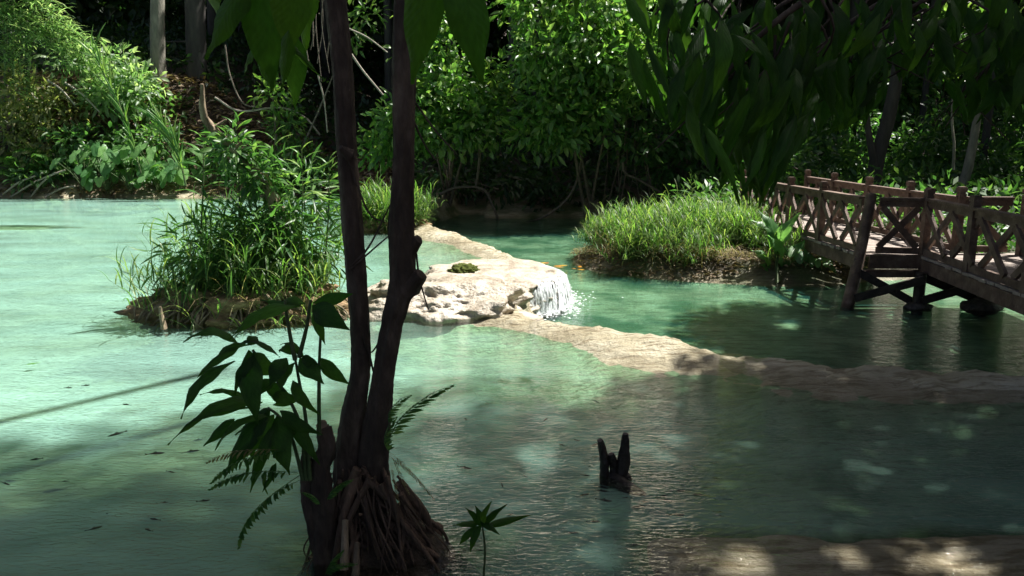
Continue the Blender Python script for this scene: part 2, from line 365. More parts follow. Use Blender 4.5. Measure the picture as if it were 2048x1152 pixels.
def terrain(X, Y):
    dc = seg_dist(X, Y, CREST); up = inside(X, Y, UPPER); sd = np.where(up, dc, -dc)
    n1 = fbm(X*.9, Y*.9, 4, 3); n2 = fbm(X*5, Y*5, 3, 9)+.35*fbm(X*11+3*Y, Y*13, 2, 19)
    # upper pool bed: shelves down slowly from the travertine rim
    wide = 1.5+.6*sstep(.5, 3.5, X)+.8*n1
    zu = .035+.10*n2+.06*n1-.32*sstep(.0, wide, sd)-2.7*sstep(1.6+1.2*sstep(.5, 3.5, X), 5.5+2*sstep(.5, 3.5, X), sd)+.12*n1
    # near pool is shallow round the tree and the near ledge
    near = sstep(6.2, 3.6, Y)*sstep(-6, -3.5, X); near = np.maximum(near*.9, sstep(4.6, 3.2, Y)); zu = zu*(1-near)+near*(-.40+.3*n1)
    sandbar = np.exp(-(((X+11.4)/1.9)**2+((Y-17.4)/.7)**2)); zu = zu*(1-np.clip(1.5*sandbar, 0, .972))
    ledge = sstep(4.0, 3.6, Y+.5*n1)*sstep(.35, .75, X+.3*n1)
    zu = np.maximum(zu, -.6+ledge*.59+.06*n2+.05*n1)
    # lower pool bed
    zl = .035+.10*n2+.06*n1-.42*sstep(0, .30+.3*n1, -sd)-1.5*sstep(.15, 1.5, -sd)+.1*n1
    z = np.where(up, zu, zl)
    # near bank where the camera stands
    z = np.maximum(z, -.5+1.0*sstep(3.0, 1.6, Y+.4*n1+.25*sstep(0, -3, X)))
    # far bank and jungle slope
    ys = 25.6-.6*sstep(-9, 0, X)-1.4*sstep(-3, 0, X)+.9*n1
    fb = Y-ys
    hill = np.where(fb > 0, .35*np.minimum(fb, 1)+.22*np.maximum(fb-1, 0), 1.2*fb)
    lefth = np.exp(-np.maximum(0, -(-13.2)+X)**2/18)*sstep(.3, 4.5, fb)*3.4
    hill = np.where(fb > 0, hill+lefth+.5*n1, hill)
    base = np.where(up, 0, LOWZ)
    z = np.maximum(z, np.clip(base+hill-.02, -3, 40))
    # right bank / grassy spit in the lower pool
    pd = sdf(X, Y, PEN)
    ph = LOWZ-.02+np.where(pd > 0, .28*sstep(0, .5, pd)+.10*np.minimum(np.maximum(pd-.6, 0), 3)+.16*np.maximum(pd-4.5, 0)+.10*n1, .9*pd)
    z = np.where((~up) & (pd > -2), np.maximum(z, ph), z)
    # root mound of the double tree and the two islets
    for (mx, my, rx, ry, h) in ((-.62, 3.52, .62, .42, .16), (-3.05, 8.75, .95, .55, .06), (-2.85, 16.9, .75, .55, .1)):
        q = ((X-mx)/rx)**2+((Y-my)/ry)**2
        z = np.maximum(z, h-.55*q**.8+.08*n2)
    land = np.clip(sstep(.05, .3, hill)*(fb > 0)+sstep(-.1, .35, pd)*(~up)+sstep(2.6, 2.1, Y)+.0, 0, 1)
    q = ((X+.62)/.75)**2+((Y-3.5)/.55)**2; land = np.maximum(land, sstep(1.2, .7, q))
    return z, sd, land
def axis(lo, a, b, hi, step, grow=1.25):
    m = list(np.arange(a, b+1e-6, step)); s = step; x = m[-1]
    while x < hi: s *= grow; x += s; m.append(x)
    s = step; x = m[0]
    while x > lo: s *= grow; x -= s; m.insert(0, x)
    return np.array(m)
ax = axis(-160, -8, 9, 160, .065); ay = axis(-40, 2.4, 18.5, 260, .065)
GX, GY = np.meshgrid(ax, ay); GZ, GSD, GLAND = terrain(GX, GY)
nx, ny = len(ax), len(ay)
idx = np.arange(nx*ny).reshape(ny, nx)
QUADS = np.stack([idx[:-1, :-1], idx[:-1, 1:], idx[1:, 1:], idx[1:, :-1]], -1).reshape(-1, 4)
def height(x, y):
    z, _, _ = terrain(np.array([float(x)]), np.array([float(y)])); return float(z[0])
def heights(X, Y): return terrain(np.asarray(X, float), np.asarray(Y, float))[0]
def sheet(name, V, Q, mat, attrs):
    used = np.unique(Q); remap = np.full(len(V), -1); remap[used] = np.arange(len(used))
    g = Geo(); g.add(V[used], remap[Q]); me = g.mesh(name, mat)
    for an, av in attrs.items():
        at_ = me.attributes.new(an, 'FLOAT', 'POINT'); at_.data.foreach_set('value', av[used].astype(np.float32))
    o = put(bpy.data.objects.new(name, me)); o['kind'] = 'structure'; return o
flatV = np.stack([GX, GY, GZ], -1).reshape(-1, 3)
ground = sheet('ground', flatV, QUADS, 'ground', {'land': GLAND.ravel()})
tag(ground, 'pale travertine pool bed with brown jungle banks')
zf, sf = GZ.ravel(), GSD.ravel(); yf, xf = GY.ravel(), GX.ravel()
zq = zf[QUADS].min(1)
qs = sf[QUADS].min(1); qx = sf[QUADS].max(1)
inx = (np.abs(xf[QUADS]).max(1) < 40) & (yf[QUADS].max(1) < 32) & (yf[QUADS].min(1) > -2)
qu = QUADS[(zq < .01) & (qs > -.06) & inx]
Vw = flatV.copy(); Vw[:, 2] = 0
upper = sheet('upper_pool_water', Vw, qu, 'water_upper', {'depth': np.clip(-zf, 0, 3)})
DROP = .055
def milk(name, V, Q, z0, mat, parent):
    V = V.copy(); V[:, 2] = z0-DROP; o = sheet(name, V, Q, mat, {'depth': np.clip(z0-DROP-zf, 0, 3)}); o.parent = parent; return o
milk('milky_water', Vw, qu, 0, 'milk_upper', upper)
tag(upper, 'milky turquoise water of the upper pool')
ql = QUADS[(zq < LOWZ+.01) & (qx < -.02) & inx]
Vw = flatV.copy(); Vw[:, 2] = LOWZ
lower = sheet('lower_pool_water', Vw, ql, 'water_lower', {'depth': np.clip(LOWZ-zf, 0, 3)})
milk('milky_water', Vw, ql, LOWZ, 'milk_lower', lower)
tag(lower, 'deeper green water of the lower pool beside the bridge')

# leaf blades of single big leaves get a midrib and side veins (local leaf coordinates)
def add_veins(name, period=26.):
    m = MATS[name]; n = m.node_tree.nodes; l = m.node_tree.links; b = n['Principled BSDF']
    tc = n.new('ShaderNodeTexCoord'); sp = n.new('ShaderNodeSeparateXYZ'); l.new(tc.outputs['Object'], sp.inputs[0])
    ab = n.new('ShaderNodeMath'); ab.operation = 'ABSOLUTE'; l.new(sp.outputs[0], ab.inputs[0])
    m1 = n.new('ShaderNodeMath'); m1.operation = 'MULTIPLY_ADD'; l.new(ab.outputs[0], m1.inputs[0]); m1.inputs[1].default_value = -.55
    l.new(sp.outputs[1], m1.inputs[2])
    m2 = n.new('ShaderNodeMath'); m2.operation = 'MULTIPLY'; l.new(m1.outputs[0], m2.inputs[0]); m2.inputs[1].default_value = period*2*math.pi
    si = n.new('ShaderNodeMath'); si.operation = 'SINE'; l.new(m2.outputs[0], si.inputs[0])
    mr = n.new('ShaderNodeMapRange'); l.new(ab.outputs[0], mr.inputs[0]); mr.inputs[1].default_value = .015; mr.inputs[2].default_value = .04; mr.inputs[3].default_value = 2.5; mr.inputs[4].default_value = 0
    ad = n.new('ShaderNodeMath'); ad.operation = 'ADD'; l.new(si.outputs[0], ad.inputs[0]); l.new(mr.outputs[0], ad.inputs[1])
    bp = n.new('ShaderNodeBump'); bp.inputs['Strength'].default_value = .3; bp.inputs['Distance'].default_value = .002
    l.new(ad.outputs[0], bp.inputs['Height']); l.new(bp.outputs[0], b.inputs['Normal'])
add_veins('leaf_big', 13.); add_veins('leaf_taro', 7.)

# ================================================================== LEAF MESHES (unit length along +Y)
def lance_mesh(name, mat, arch=.12, wmax=.42, fold=.12, wave=.02, seed=0, segs=11, bite=False):
    r_ = np.random.default_rng(seed); V = []; Fq = []
    for i in range(segs+1):
        t = i/segs
        w_ = max(.004, math.sin(math.pi*min(1, t**wmax*1.0))**1.15*(1-.15*t)) if 0 < t < 1 else .012
        tail = math.exp(-((t-.97)/.06)**2)*.03
        z = arch*math.sin(math.pi*t)
        for k in (-1, -.5, 0, .5, 1):
            e = abs(k)
            x = k*.5*(w_+tail); 
            if bite and k == 1 and .4 < t < .62: x *= .45
            V.append((x+.03*math.sin(3*t+seed), t, z+fold*e*w_*.5-.10*e*e*w_+wave*math.sin(t*17+k*2+seed)*e))
    for i in range(segs):
        for k in range(4): a = i*5+k; Fq.append((a, a+1, a+6, a+5))
    g = Geo(); g.add(V, Fq); return g.mesh(name, mat)
BIG = [lance_mesh('big_leaf', 'leaf_big', arch=a, fold=f, seed=i, wmax=wm, bite=(i == 4)) for i, (a, f, wm) in
       enumerate([(.10, .12, .75), (.20, .16, .85), (.03, .08, .7), (.28, .2, .8), (.14, .12, .75)])]
TAROL = lance_mesh('herb_leaf', 'leaf_taro', arch=.2, fold=.15, wmax=.8, segs=8, wave=.05)
LANCE = lance_mesh('lance_leaf', 'leaf_bright', arch=.12, fold=.15, wmax=.8, segs=6)
def heart_mesh(name, mat, seed=0):
    V = [(0, .18, .0)]; n = 22
    for i in range(n):
        a = 2*math.pi*i/n-math.pi/2
        # heart: notch at the back (a=-pi/2), point at the front
        d = abs((a+math.pi/2+math.pi) % (2*math.pi)-math.pi)
        rr = .40+.30*math.exp(-((math.pi-d)/.55)**2)-.30*math.exp(-(d/.22)**2)+.10*math.exp(-((d-.75)/.4)**2)
        V.append((math.cos(a)*rr*.92, .28+math.sin(a)*rr, -.10*(rr/.5)**2+.03*math.sin(5*a+seed)))
    g = Geo(); g.add(V, [(0, 1+i, 1+(i+1) % n) for i in range(n)]); return g.mesh(name, mat)
HEART = [heart_mesh('heart_leaf', 'leaf_taro', i) for i in range(3)]
def frond_mesh(name, mat, pairs=20, arch=.22, wid=.36, seed=0, thin=.055):
    r_ = np.random.default_rng(seed); g = Geo()
    t = np.linspace(0, 1, 12); P = np.stack([0*t, t, arch*np.sin(np.pi*t*.9)], 1)
    tube(g, P, [.008, .003], 4, 14, cap=False)
    tt = np.repeat(np.linspace(.12, .98, pairs), 2)+r_.normal(size=2*pairs)*.006; sg = np.tile([-1, 1], pairs)
    B = np.stack([0*tt, tt, arch*np.sin(np.pi*tt*.9)], 1)
    L = wid*np.sin(np.pi*np.clip(tt*.9+.1, 0, 1))**.7*(.85+.3*r_.random(len(tt)))*.6+.02
    D = np.stack([sg, .55+.2*r_.random(len(tt)), -.25-.3*r_.random(len(tt))], 1); N = np.tile([0, 0, 1.], (len(tt), 1))+r_.normal(size=(len(tt), 3))*.15
    leaves(g, B, D, N, L, thin*(.8+.4*r_.random(len(tt))), droop=.25)
    return g.mesh(name, mat)
FROND = [frond_mesh('fern_frond', 'fern', seed=i, arch=a) for i, a in enumerate((.2, .32, .12))]
FROND_DRY = [frond_mesh('dry_frond', 'reed_dry', seed=7, arch=.25, thin=.04, pairs=14)]
FROND_DARK = [frond_mesh('dark_frond', 'leaf_mid', seed=9, arch=.3, thin=.06, pairs=16)]
def lay(name, parent, me, base, tip, width, face=None, roll=0.):
    """a unit leaf laid from base to tip, its face turned towards `face`"""
    base, tip = Vector(base), Vector(tip); y = tip-base; L = y.length; y.normalize()
    f = Vector(face) if face is not None else Vector((0, 0, 1))
    x = y.cross(f); 
    if x.length < 1e-3: x = Vector((1, 0, 0))
    x.normalize(); z = x.cross(y)
    if roll:
        q = Matrix.Rotation(roll, 3, y); x = q @ x; z = q @ z
    M = Matrix(((x.x*width, y.x*L, z.x*L, base.x), (x.y*width, y.y*L, z.y*L, base.y), (x.z*width, y.z*L, z.z*L, base.z), (0, 0, 0, 1)))
    return child(name, me, M, parent)
def part(name, parent, mat, fn, smooth=True):
    g = Geo(); fn(g); return g.build(name, mat, parent, smooth)
def blob_px(px, py, Y, rx, ry, n, rd=None):
    k = Y/F; return (atY(px, py, Y), ((rx*k), (rd or rx*k), (ry*k)), n)

# ================================================================== BRIDGE
DZ = 0.30
br = thing('footbridge', (5.6, 11, DZ), 'weathered brown wooden footbridge with crossed-board railings over the lower pool', 'bridge')
def V3(p, z): return Vector((p[0], p[1], z))
_i = [0]
def rnd(a, b): return random.uniform(a, b)
def deck(near0, near1, far0, far1):
    near0, near1, far0, far1 = (Vector((*p, DZ)) for p in (near0, near1, far0, far1))
    n = int((near1-near0).length/.15)
    for i in range(n):
        t = (i+.5)/n; a = near0.lerp(near1, t); b = far0.lerp(far1, t); d = (b-a).normalized()
        g = Geo(); bar(g, a-d*rnd(.03, .09)+Vector((0, 0, rnd(-.025, -.018))), b+d*rnd(.03, .07)+Vector((0, 0, rnd(-.025, -.018))), .137, .036)
        g.build('plank', 'wood_deck', br, False)
def beam(a, b, w_=.10, h_=.18, mat='wood'): part('beam', br, mat, lambda g: bar(g, a, b, w_, h_), False)
def post(p, zb, zt, s=.10):
    o = part('post', br, 'wood', lambda g: box(g, (p[0], p[1], (zb+zt)/2), (s, 0, 0), (0, s, 0), (0, 0, zt-zb)), False)
    def cap(g):
        box(g, (p[0], p[1], zt+.012), (s*.8, 0, 0), (0, s*.8, 0), (0, 0, .024)); box(g, (p[0], p[1], zt+.055), (s*1.08, 0, 0), (0, s*1.08, 0), (0, 0, .06))
        box(g, (p[0], p[1], zt+.093), (s*.85, 0, 0), (0, s*.85, 0), (0, 0, .016))
    part('post_cap', o, 'wood', cap, False)
def railing(p0, p1, nX, posts=True, h=.80, skip0=False, skip1=False):
    p0, p1 = Vector((*p0, DZ)), Vector((*p1, DZ)); d = (p1-p0).normalized(); s = Vector((-d.y, d.x, 0)); L = (p1-p0).length
    nb = max(1, round(L/1.35))
    for k in range(nb+1):
        if (k == 0 and skip0) or (k == nb and skip1): continue
        q = p0.lerp(p1, k/nb); post((q.x, q.y), DZ-.16, DZ+h+.06)
    part('handrail', br, 'wood', lambda g: bar(g, p0+Vector((0, 0, h)), p1+Vector((0, 0, h)), .12, .036), False)
    part('rail', br, 'wood', lambda g: bar(g, p0+Vector((0, 0, h-.068)), p1+Vector((0, 0, h-.068)), .042, .09), False)
    part('rail', br, 'wood', lambda g: bar(g, p0+Vector((0, 0, .055)), p1+Vector((0, 0, .055)), .05, .09), False)
    for k in range(nX):
        a = p0.lerp(p1, (k+.06)/nX); b = p0.lerp(p1, (k+.94)/nX)
        for (u, v, o) in ((a, b, .0225), (b, a, -.0225)):
            j = Vector((0, 0, rnd(-.01, .01)))
            part('brace', br, 'wood', lambda g: bar(g, u+s*o+Vector((0, 0, .10))+j, v+s*o+Vector((0, 0, h-.115)), .04, .088, up=tuple(s.cross(v-u+Vector((0, 0, h-.2))))), False)
A0, A1, A0f, A1f = (5.00, 13.95), (5.12, 11.32), (6.42, 14.0), (6.55, 11.32)
C0, C1, C0f, C1f = (5.92, 11.02), (5.36, 5.6), (7.32, 11.02), (6.78, 5.6)
E0, E1, E0f, E1f = (4.98, 14.05), (5.0, 16.9), (6.42, 14.1), (6.4, 16.9)
deck(A0, A1, A0f, A1f); deck(C0, C1, C0f, C1f); deck(E0, E1, E0f, E1f)
deck((5.12, 11.30), (5.15, 11.04), (7.35, 11.30), (7.35, 11.04))
railing(A0, A1, 4, skip1=True); railing((5.3, 11.17), (5.86, 11.05), 1, skip0=True, skip1=True); railing(C0, C1, 7)
railing(A0f, A1f, 4); railing((6.62, 11.3), (7.26, 11.25), 1, skip0=True, skip1=True); railing(C0f, C1f, 7); railing(E0, E1, 5, skip0=True); railing(E0f, E1f, 5, skip0=True)
for a, b in ((A0, A1), (A0f, A1f), (C0, C1), (C0f, C1f), (E0, E1), (E0f, E1f)):
    beam(Vector((*a, DZ-.14)), Vector((*b, DZ-.14)))
beam(Vector((5.14, 11.0, DZ-.09)), Vector((5.90, 10.96, DZ-.09)), .04, .20)
beam(Vector((5.0, 11.1, DZ-.28)), Vector((7.4, 11.1, DZ-.28)), .12, .10)
beam(Vector((4.95, 13.6, DZ-.28)), Vector((6.5, 13.6, DZ-.28)), .12, .10)
# leaning log post and the piles below the deck
lt = atY(1743, 388, 11.2); lb = at(1696, 606, LOWZ); lb = lb+(lb-lt)*.12
part('leaning_post', br, 'wood', lambda g: tube(g, [lb, lb.lerp(lt, .5)+Vector((.02, 0, 0)), lt], [.10, .085, .08], 9, 12, .12, 3))
pl = [at(1835, 615, LOWZ), at(1962, 617, LOWZ)]
for p in pl: part('pile', br, 'wood_wet', lambda g: tube(g, [(p.x, p.y, -1.2), (p.x, p.y, DZ-.2)], [.085, .075], 8, 8, .12, 5))
def xbr(a, b, w_=.05, h_=.11): part('cross_brace', br, 'wood_wet', lambda g: bar(g, a, b, w_, h_), False)
q0, q1, q2 = Vector((lb.x+.06, lb.y-.02, 0)), pl[0], pl[1]
xbr(Vector((q0.x, q0.y-.1, LOWZ+.10)), Vector((q1.x, q1.y-.1, .02))); xbr(Vector((q0.x+.08, q0.y+.06, .06)), Vector((q1.x+.05, q1.y+.09, LOWZ+.02)))
xbr(Vector((q1.x, q1.y-.1, LOWZ+.12)), Vector((q2.x, q2.y-.1, 0.0))); xbr(Vector((q1.x, q1.y+.09, .05)), Vector((q2.x+.1, q2.y+.09, LOWZ+.06)))
for k, (p, sz) in enumerate(zip(pl, ((.22, .13, .05), (.30, .16, .12)))):
    pass
def rock_mesh(g, c, rad, seed, sub=5, amp=.22, fr=2.2, flat=None, oc=(1, .5, .28, .16)):
    import bmesh
    bm = bmesh.new(); bmesh.ops.create_icosphere(bm, subdivisions=sub, radius=1)
    V = []
    for v in bm.verts:
        n_ = v.co.normalized(); p = n_*fr+Vector((seed*7.1, seed*3.3, seed))
        s = 1+amp*(oc[0]*mnoise.noise(p)+oc[1]*mnoise.noise(p*2.3)+oc[2]*mnoise.noise(p*5)+oc[3]*mnoise.noise(p*11))
        q = n_*s; V.append((c[0]+q.x*rad[0], c[1]+q.y*rad[1], c[2]+(min(q.z, flat+.12*(q.z-flat)) if flat and q.z > flat else q.z)*rad[2]))
    g.add(V, [[v.index for v in f.verts] for f in bm.faces]); bm.free()
def rock(name, c, rad, seed, mat, label, cat, **kw):
    g = Geo(); rock_mesh(g, (0, 0, 0), rad, seed, **kw)
    o = put(bpy.data.objects.new(name, g.mesh(name, mat))); o.location = c
    if label: tag(o, label, cat)
    return o
rock('footing_stone', (pl[0].x, pl[0].y, LOWZ+.01), (.2, .13, .07), 3, 'stone_wet', 'flat dark stone at the foot of the middle bridge pile', 'stone', sub=3)
rock('footing_stone', (pl[1].x, pl[1].y, LOWZ+.03), (.27, .17, .12), 4, 'stone_wet', 'rounded stone around the foot of the right-hand bridge pile', 'stone', sub=3)

# ================================================================== TRAVERTINE ROCKS, MOSS, WATERFALL
pc = at(890, 628, 0)
rk = rock('travertine_rock', (-.80, 9.15, -.08), (1.02, .85, .42), 2, 'travertine', 'low white travertine rock between the twin tree and the small waterfall', 'rock', sub=6, amp=.34, fr=2.2, flat=.9, oc=(1, .35, .16, .12))
rk2 = rock('waterfall_ledge', (-.34, 11.15, -.185), (1.08, 1.2, .38), 5, 'travertine', 'pale flat travertine ledge that the small waterfall pours over', 'rock', sub=6, amp=.26, fr=2.0, flat=.72, oc=(1, .35, .16, .12))
mo = rock('moss_clump', tuple(at(928, 545, .07)), (.21, .2, .12), 8, 'moss', 'round green moss clump on top of the white travertine ledge', 'moss', sub=5, amp=.3, fr=4)
for (px, py, z, s, sd_) in ((790, 590, .1, .32, 11), (1010, 628, .03, .20, 12), (700, 575, .06, .35, 13)):
    pass
# waterfall: separate strands fall from the lip to the lower pool
wf = thing('waterfall', (.45, 11.3, LOWZ), 'small white waterfall pouring off the travertine ledge into the lower pool', 'waterfall')
lip = curve_pts([(.36, 12.2, .0), (.62, 11.75, .0), (.74, 11.25, .01), (.66, 10.75, .02), (.46, 10.42, .02), (.2, 10.25, .0)], 64)
def strand(i, k):
    p = lip[i]; t_ = lip[min(i+1, 63)]-lip[max(i-1, 0)]; t_ = t_/np.linalg.norm(t_); o = np.array([-t_[1], t_[0], 0]); 
    if np.dot(o, p-np.array([-.2, 11.2, 0])) < 0: o = -o
    r_ = np.random.default_rng(i*7+k); dz = p[2]-LOWZ; wd = .012+.03*r_.random(); P = []; rr = []
    j = r_.normal()*.015
    for s in np.linspace(0, 1, 7):
        P.append(p+o*(-.10+.02+.10*min(1, s*4)+.10*s*(.6+.7*r_.random()))+t_*(j+.01*r_.normal())+np.array([0, 0, .02-dz*s**1.7]))
    return P, wd, t_, o
def veil(g):
    for i in range(0, 63):
        for k in range(3):
            P, wd, t_, o = strand(i, k)
            V = []; 
            for q, s in zip(P, np.linspace(0, 1, 7)):
                w_ = wd*(1+.5*s); V += [q-t_*w_, q+o*w_*.35, q+t_*w_]
            g.add(V, [(a*3+b, a*3+b+1, a*3+b+4, a*3+b+3) for a in range(6) for b in range(2)])
part('water_curtain', wf, 'water_veil', veil)
def foamg(g):
    n = 3200
    ii = rng.integers(0, 64, n); c = lip[ii]; o = c-np.array([-.2, 11.2, 0]); o[:, 2] = 0; o = nrm(o)
    P = c+o*(np.abs(rng.normal(size=(n, 1)))**1.6*.09+.02)+rng.normal(size=(n, 3))*.03; P[:, 2] = LOWZ+.006+np.abs(rng.normal(size=n))*.012
    for p in P:
        s = .004+.010*rng.random()**2; a = rng.random()*3; 
        V = [p+np.array([math.cos(a+q)*s*1.4, math.sin(a+q)*s, 0]) for q in (0, 1.05, 2.1, 3.14, 4.2, 5.2)]+[p+np.array([0, 0, s*.5])]
        g.add(V, [(q, (q+1) % 6, 6) for q in range(6)])
fo = part('splash_foam', wf, 'foam', foamg); fo['kind'] = 'stuff'

# ================================================================== GRASS AND REEDS
def culms(g, gd, bases, Hs, lean=.25, nl=12, L=.38, W=.016, r=rng, az0=None):
    n = len(bases); B = []; A = []; Ls = []; Le = []; Ls_n = []
    for b, h in zip(bases, Hs):
        az = r.random()*6.28 if az0 is None else (az0 if np.isscalar(az0) else az0[len(Ls_n)])+r.normal()*.6; Ls_n.append(0)
        ln = abs(r.normal())*lean+.04; cv = r.random()*.7
        P = [np.array(b, float)]; a_ = ln; m = 6
        for i in range(m):
            P.append(P[-1]+np.array([math.cos(az)*math.sin(a_), math.sin(az)*math.sin(a_), math.cos(a_)])*h/m); a_ += cv/m
        tube(gd, P, [.006, .002], 4, 7, cap=False)
        P = np.array(P); k = int(nl*(.7+.6*r.random()))
        for t in np.linspace(.12, 1, k):
            x = t*m; i = min(int(x), m-1); B.append(P[i]+(P[i+1]-P[i])*(x-i)); A.append(r.random()*6.28)
            Ls.append(L*(.6+.7*r.random())*(1-.35*abs(t-.5))); Le.append(.95-.75*t+r.normal()*.22)
    blades(g, np.array(B), np.array(A), np.array(Ls), W*(.6+.7*r.random(len(B))), np.array(Le), 1.0+.9*r.random(len(B)))
def islet_pts(cx, cy, rx, ry, n, pw=.5):
    a = rng.random(n)*6.28; q = rng.random(n)**pw
    X = cx+np.cos(a)*q*rx; Y = cy+np.sin(a)*q*ry
    return np.stack([X, Y, heights(X, Y)-.01], 1)
def tufts(C, per, r0):
    P = []; A = []
    for c in C:
        k = rng.integers(int(per*.6), int(per*1.4)); a = rng.random(k)*6.28; q = np.sqrt(rng.random(k))*r0*rng.uniform(.6, 1.3)
        P.append(np.stack([c[0]+np.cos(a)*q, c[1]+np.sin(a)*q], 1)); A.append(a)
    P = np.concatenate(P); return np.column_stack([P, heights(P[:, 0], P[:, 1])-.01]), np.concatenate(A)
def reed_bed(label, pts, H, nl, L, W, lean=.25, dry=.1, az0=None, mat='reed'):
    g, gd = Geo(), Geo(); Hs = H*(.4+.6*rng.random(len(pts)))*(.55+.9*vnoise(pts[:, 0]*2.2, pts[:, 1]*2.2, 77))
    culms(g, gd, pts, Hs, lean, nl, L, W, az0=az0)
    o = g.build('reed_grass', mat); tag(o, label, 'grass', kind='stuff')
    c = gd.build('reed_stems', 'stem_green', o); c['kind'] = 'stuff'
    return o
reed_bed('tall leafy green reeds crowding the rooty islet behind the twin tree', islet_pts(-3.0, 8.75, .88, .5, 430), 1.25, 13, .44, .017, .38)
reed_bed('sparse reeds leaning out over the turquoise water on the islet tip', islet_pts(-3.75, 8.6, .25, .25, 22), .95, 11, .36, .015, .25, az0=2.6)
reed_bed('bright green grass tuft on the small islet seen between the two trunks', islet_pts(-2.75, 16.9,   .75, .5, 360), .95, 12, .5, .02, .42)
X = rng.uniform(1.2, 4.7, 2000); Y = rng.uniform(13.15, 16.6, 2000)
ok = (sdf(X, Y, PEN) > .25) & (vnoise(X*1.4, Y*1.4, 21) > .28) & ~((X > 3.75) & (Y < 13.9) & (X < 4.5))
X, Y = X[ok], Y[ok]
tp, ta = tufts(np.stack([X, Y], 1)[:95], 19, .17)
reed_bed('bushy green grass covering the spit left of the footbridge', tp,   .72, 12, .44, .015, .6, az0=ta)
g = Geo(); leaf_cloud(g, [blob_px(430, 500, 8.7, 90, 80, 700, .35), blob_px(520, 480, 8.75, 90, 90, 800, .35), blob_px(600, 500, 8.8, 60, 80, 420, .3), blob_px(600, 400, 8.9, 60, 50, 220, .25)], .24, .032, 7, flat=.3)
ist = thing('islet_bush', (-3.1, 8.75, .1), 'dense narrow-leaved bush in the middle of the reed islet', 'bush'); g.build('crown', 'leaf_mid', ist)
for q in range(6): part('stem', ist, 'twig', lambda g: tube(g, [(-3.1+.12*q-.3, 8.75, .1), (-3.2+.2*q-.4, 8.75, .7+.1*rnd(0, 1))], [.014, .006], 5, 6))
# drooping dead grass skirt of the spit and the islets
def skirt(label, P, L, n):
    g = Geo(); i = rng.integers(0, len(P), n); B = P[i]+rng.normal(size=(n, 3))*np.array([.05, .05, .03]); 
    blades(g, B, rng.random(n)*6.28, L*(.5+.8*rng.random(n)), .010*(.6+rng.random(n)), .5+.7*rng.random(n), 1.4+rng.random(n), 4)
    tag(g.build('dry_grass', 'reed_dry'), label, 'grass', kind='stuff')
def edge_pts(cx, cy, rx, ry, n):
    a = rng.random(n)*6.28; X = cx+np.cos(a)*rx; Y = cy+np.sin(a)*ry; return np.stack([X, Y, heights(X, Y)+.12], 1)
skirt('dry straw hanging round the rooty islet', edge_pts(-3.1, 8.75, .95, .5, 80), .3, 500)
skirt('dry straw round the foot of the small far islet', edge_pts(-2.8, 16.9, .75, .5, 60), .35, 350)
pp = np.array([[*p, 0] for p in curve_pts([(*at(x, y-9, LOWZ)[:2], 0) for x, y in PEN_PX[:7]], 80)[:, :2]]); pp[:, 2] = heights(pp[:, 0], pp[:, 1])+.12
skirt('dry straw hanging along the waterline of the grassy spit', pp, .3, 900)

def dead_blades(label, P, L, n):
    g = Geo(); i = rng.integers(0, len(P), n); B = P[i]+rng.normal(size=(n, 3))*np.array([.08, .08, 0])
    blades(g, B, rng.random(n)*6.28, L*(.5+.8*rng.random(n)), .011*(.6+.8*rng.random(n)), np.abs(rng.normal(size=n))*.5, .8+1.6*rng.random(n), 5)
    tag(g.build('dead_grass', 'reed_dry'), label, 'grass', kind='stuff')
dead_blades('straw-coloured dead blades among the green grass of the spit', np.stack([X, Y, heights(X, Y)], 1), .60, 1500)
dead_blades('straw-coloured dead blades among the reeds of the rooty islet', islet_pts(-3.1, 8.75, .95, .5, 120), .95, 420)
# islet of roots: soil mass, root tangle
def tangle(name, label, c, rx, ry, nroots, seed, mat='bark_rot', hgt=.3):
    r_ = np.random.default_rng(seed); t = thing(name, c, label, 'islet')
    part('soil', t, 'soil', lambda g: rock_mesh(g, (c[0], c[1], c[2]+.02), (rx, ry, hgt), seed, 5, .35, 3.0, .75))
    for i in range(nroots):
        a = r_.uniform(3.3, 6.3) if i % 3 else r_.random()*6.28; q = r_.uniform(.6, .95)
        p0 = Vector((c[0]+math.cos(a)*rx*q*.8, c[1]+math.sin(a)*ry*q*.8, c[2]+r_.uniform(.16, .36)))
        a2 = a+r_.normal()*.35
        p2 = Vector((c[0]+math.cos(a2)*rx*1.12, c[1]+math.sin(a2)*ry*1.15, c[2]-.06)); m = p0.lerp(p2, .55)+Vector((r_.normal()*.07, r_.normal()*.05, r_.uniform(.0, .09)))
        rr = r_.uniform(.007, .022)
        part('root', t, mat, lambda g: tube(g, [p0, m, p2], [rr, rr*.9, rr*.5], 5, 8, .3, i))
    return t
isl = tangle('root_islet', 'islet of tangled brown roots and soil standing in the turquoise upper pool', (-3.08, 8.72, 0), 1.15, .58, 110, 17, hgt=.38)
tangle('root_islet', 'small far islet of brown roots under the bright grass tuft', (-2.8, 16.9, 0), .8, .55, 24, 18)
for k, (px, py, hh) in enumerate(((345, 580, .16), (372, 588, .12), (325, 625, .14))):
    p = at(px, py+15, .1); part('root_stub', isl, 'bark_rot', lambda g: tube(g, [p+Vector((0, 0, -.1)), p+Vector((rnd(-.04, .04), 0, hh))], [.035, .016], 6, 5, .5, k))

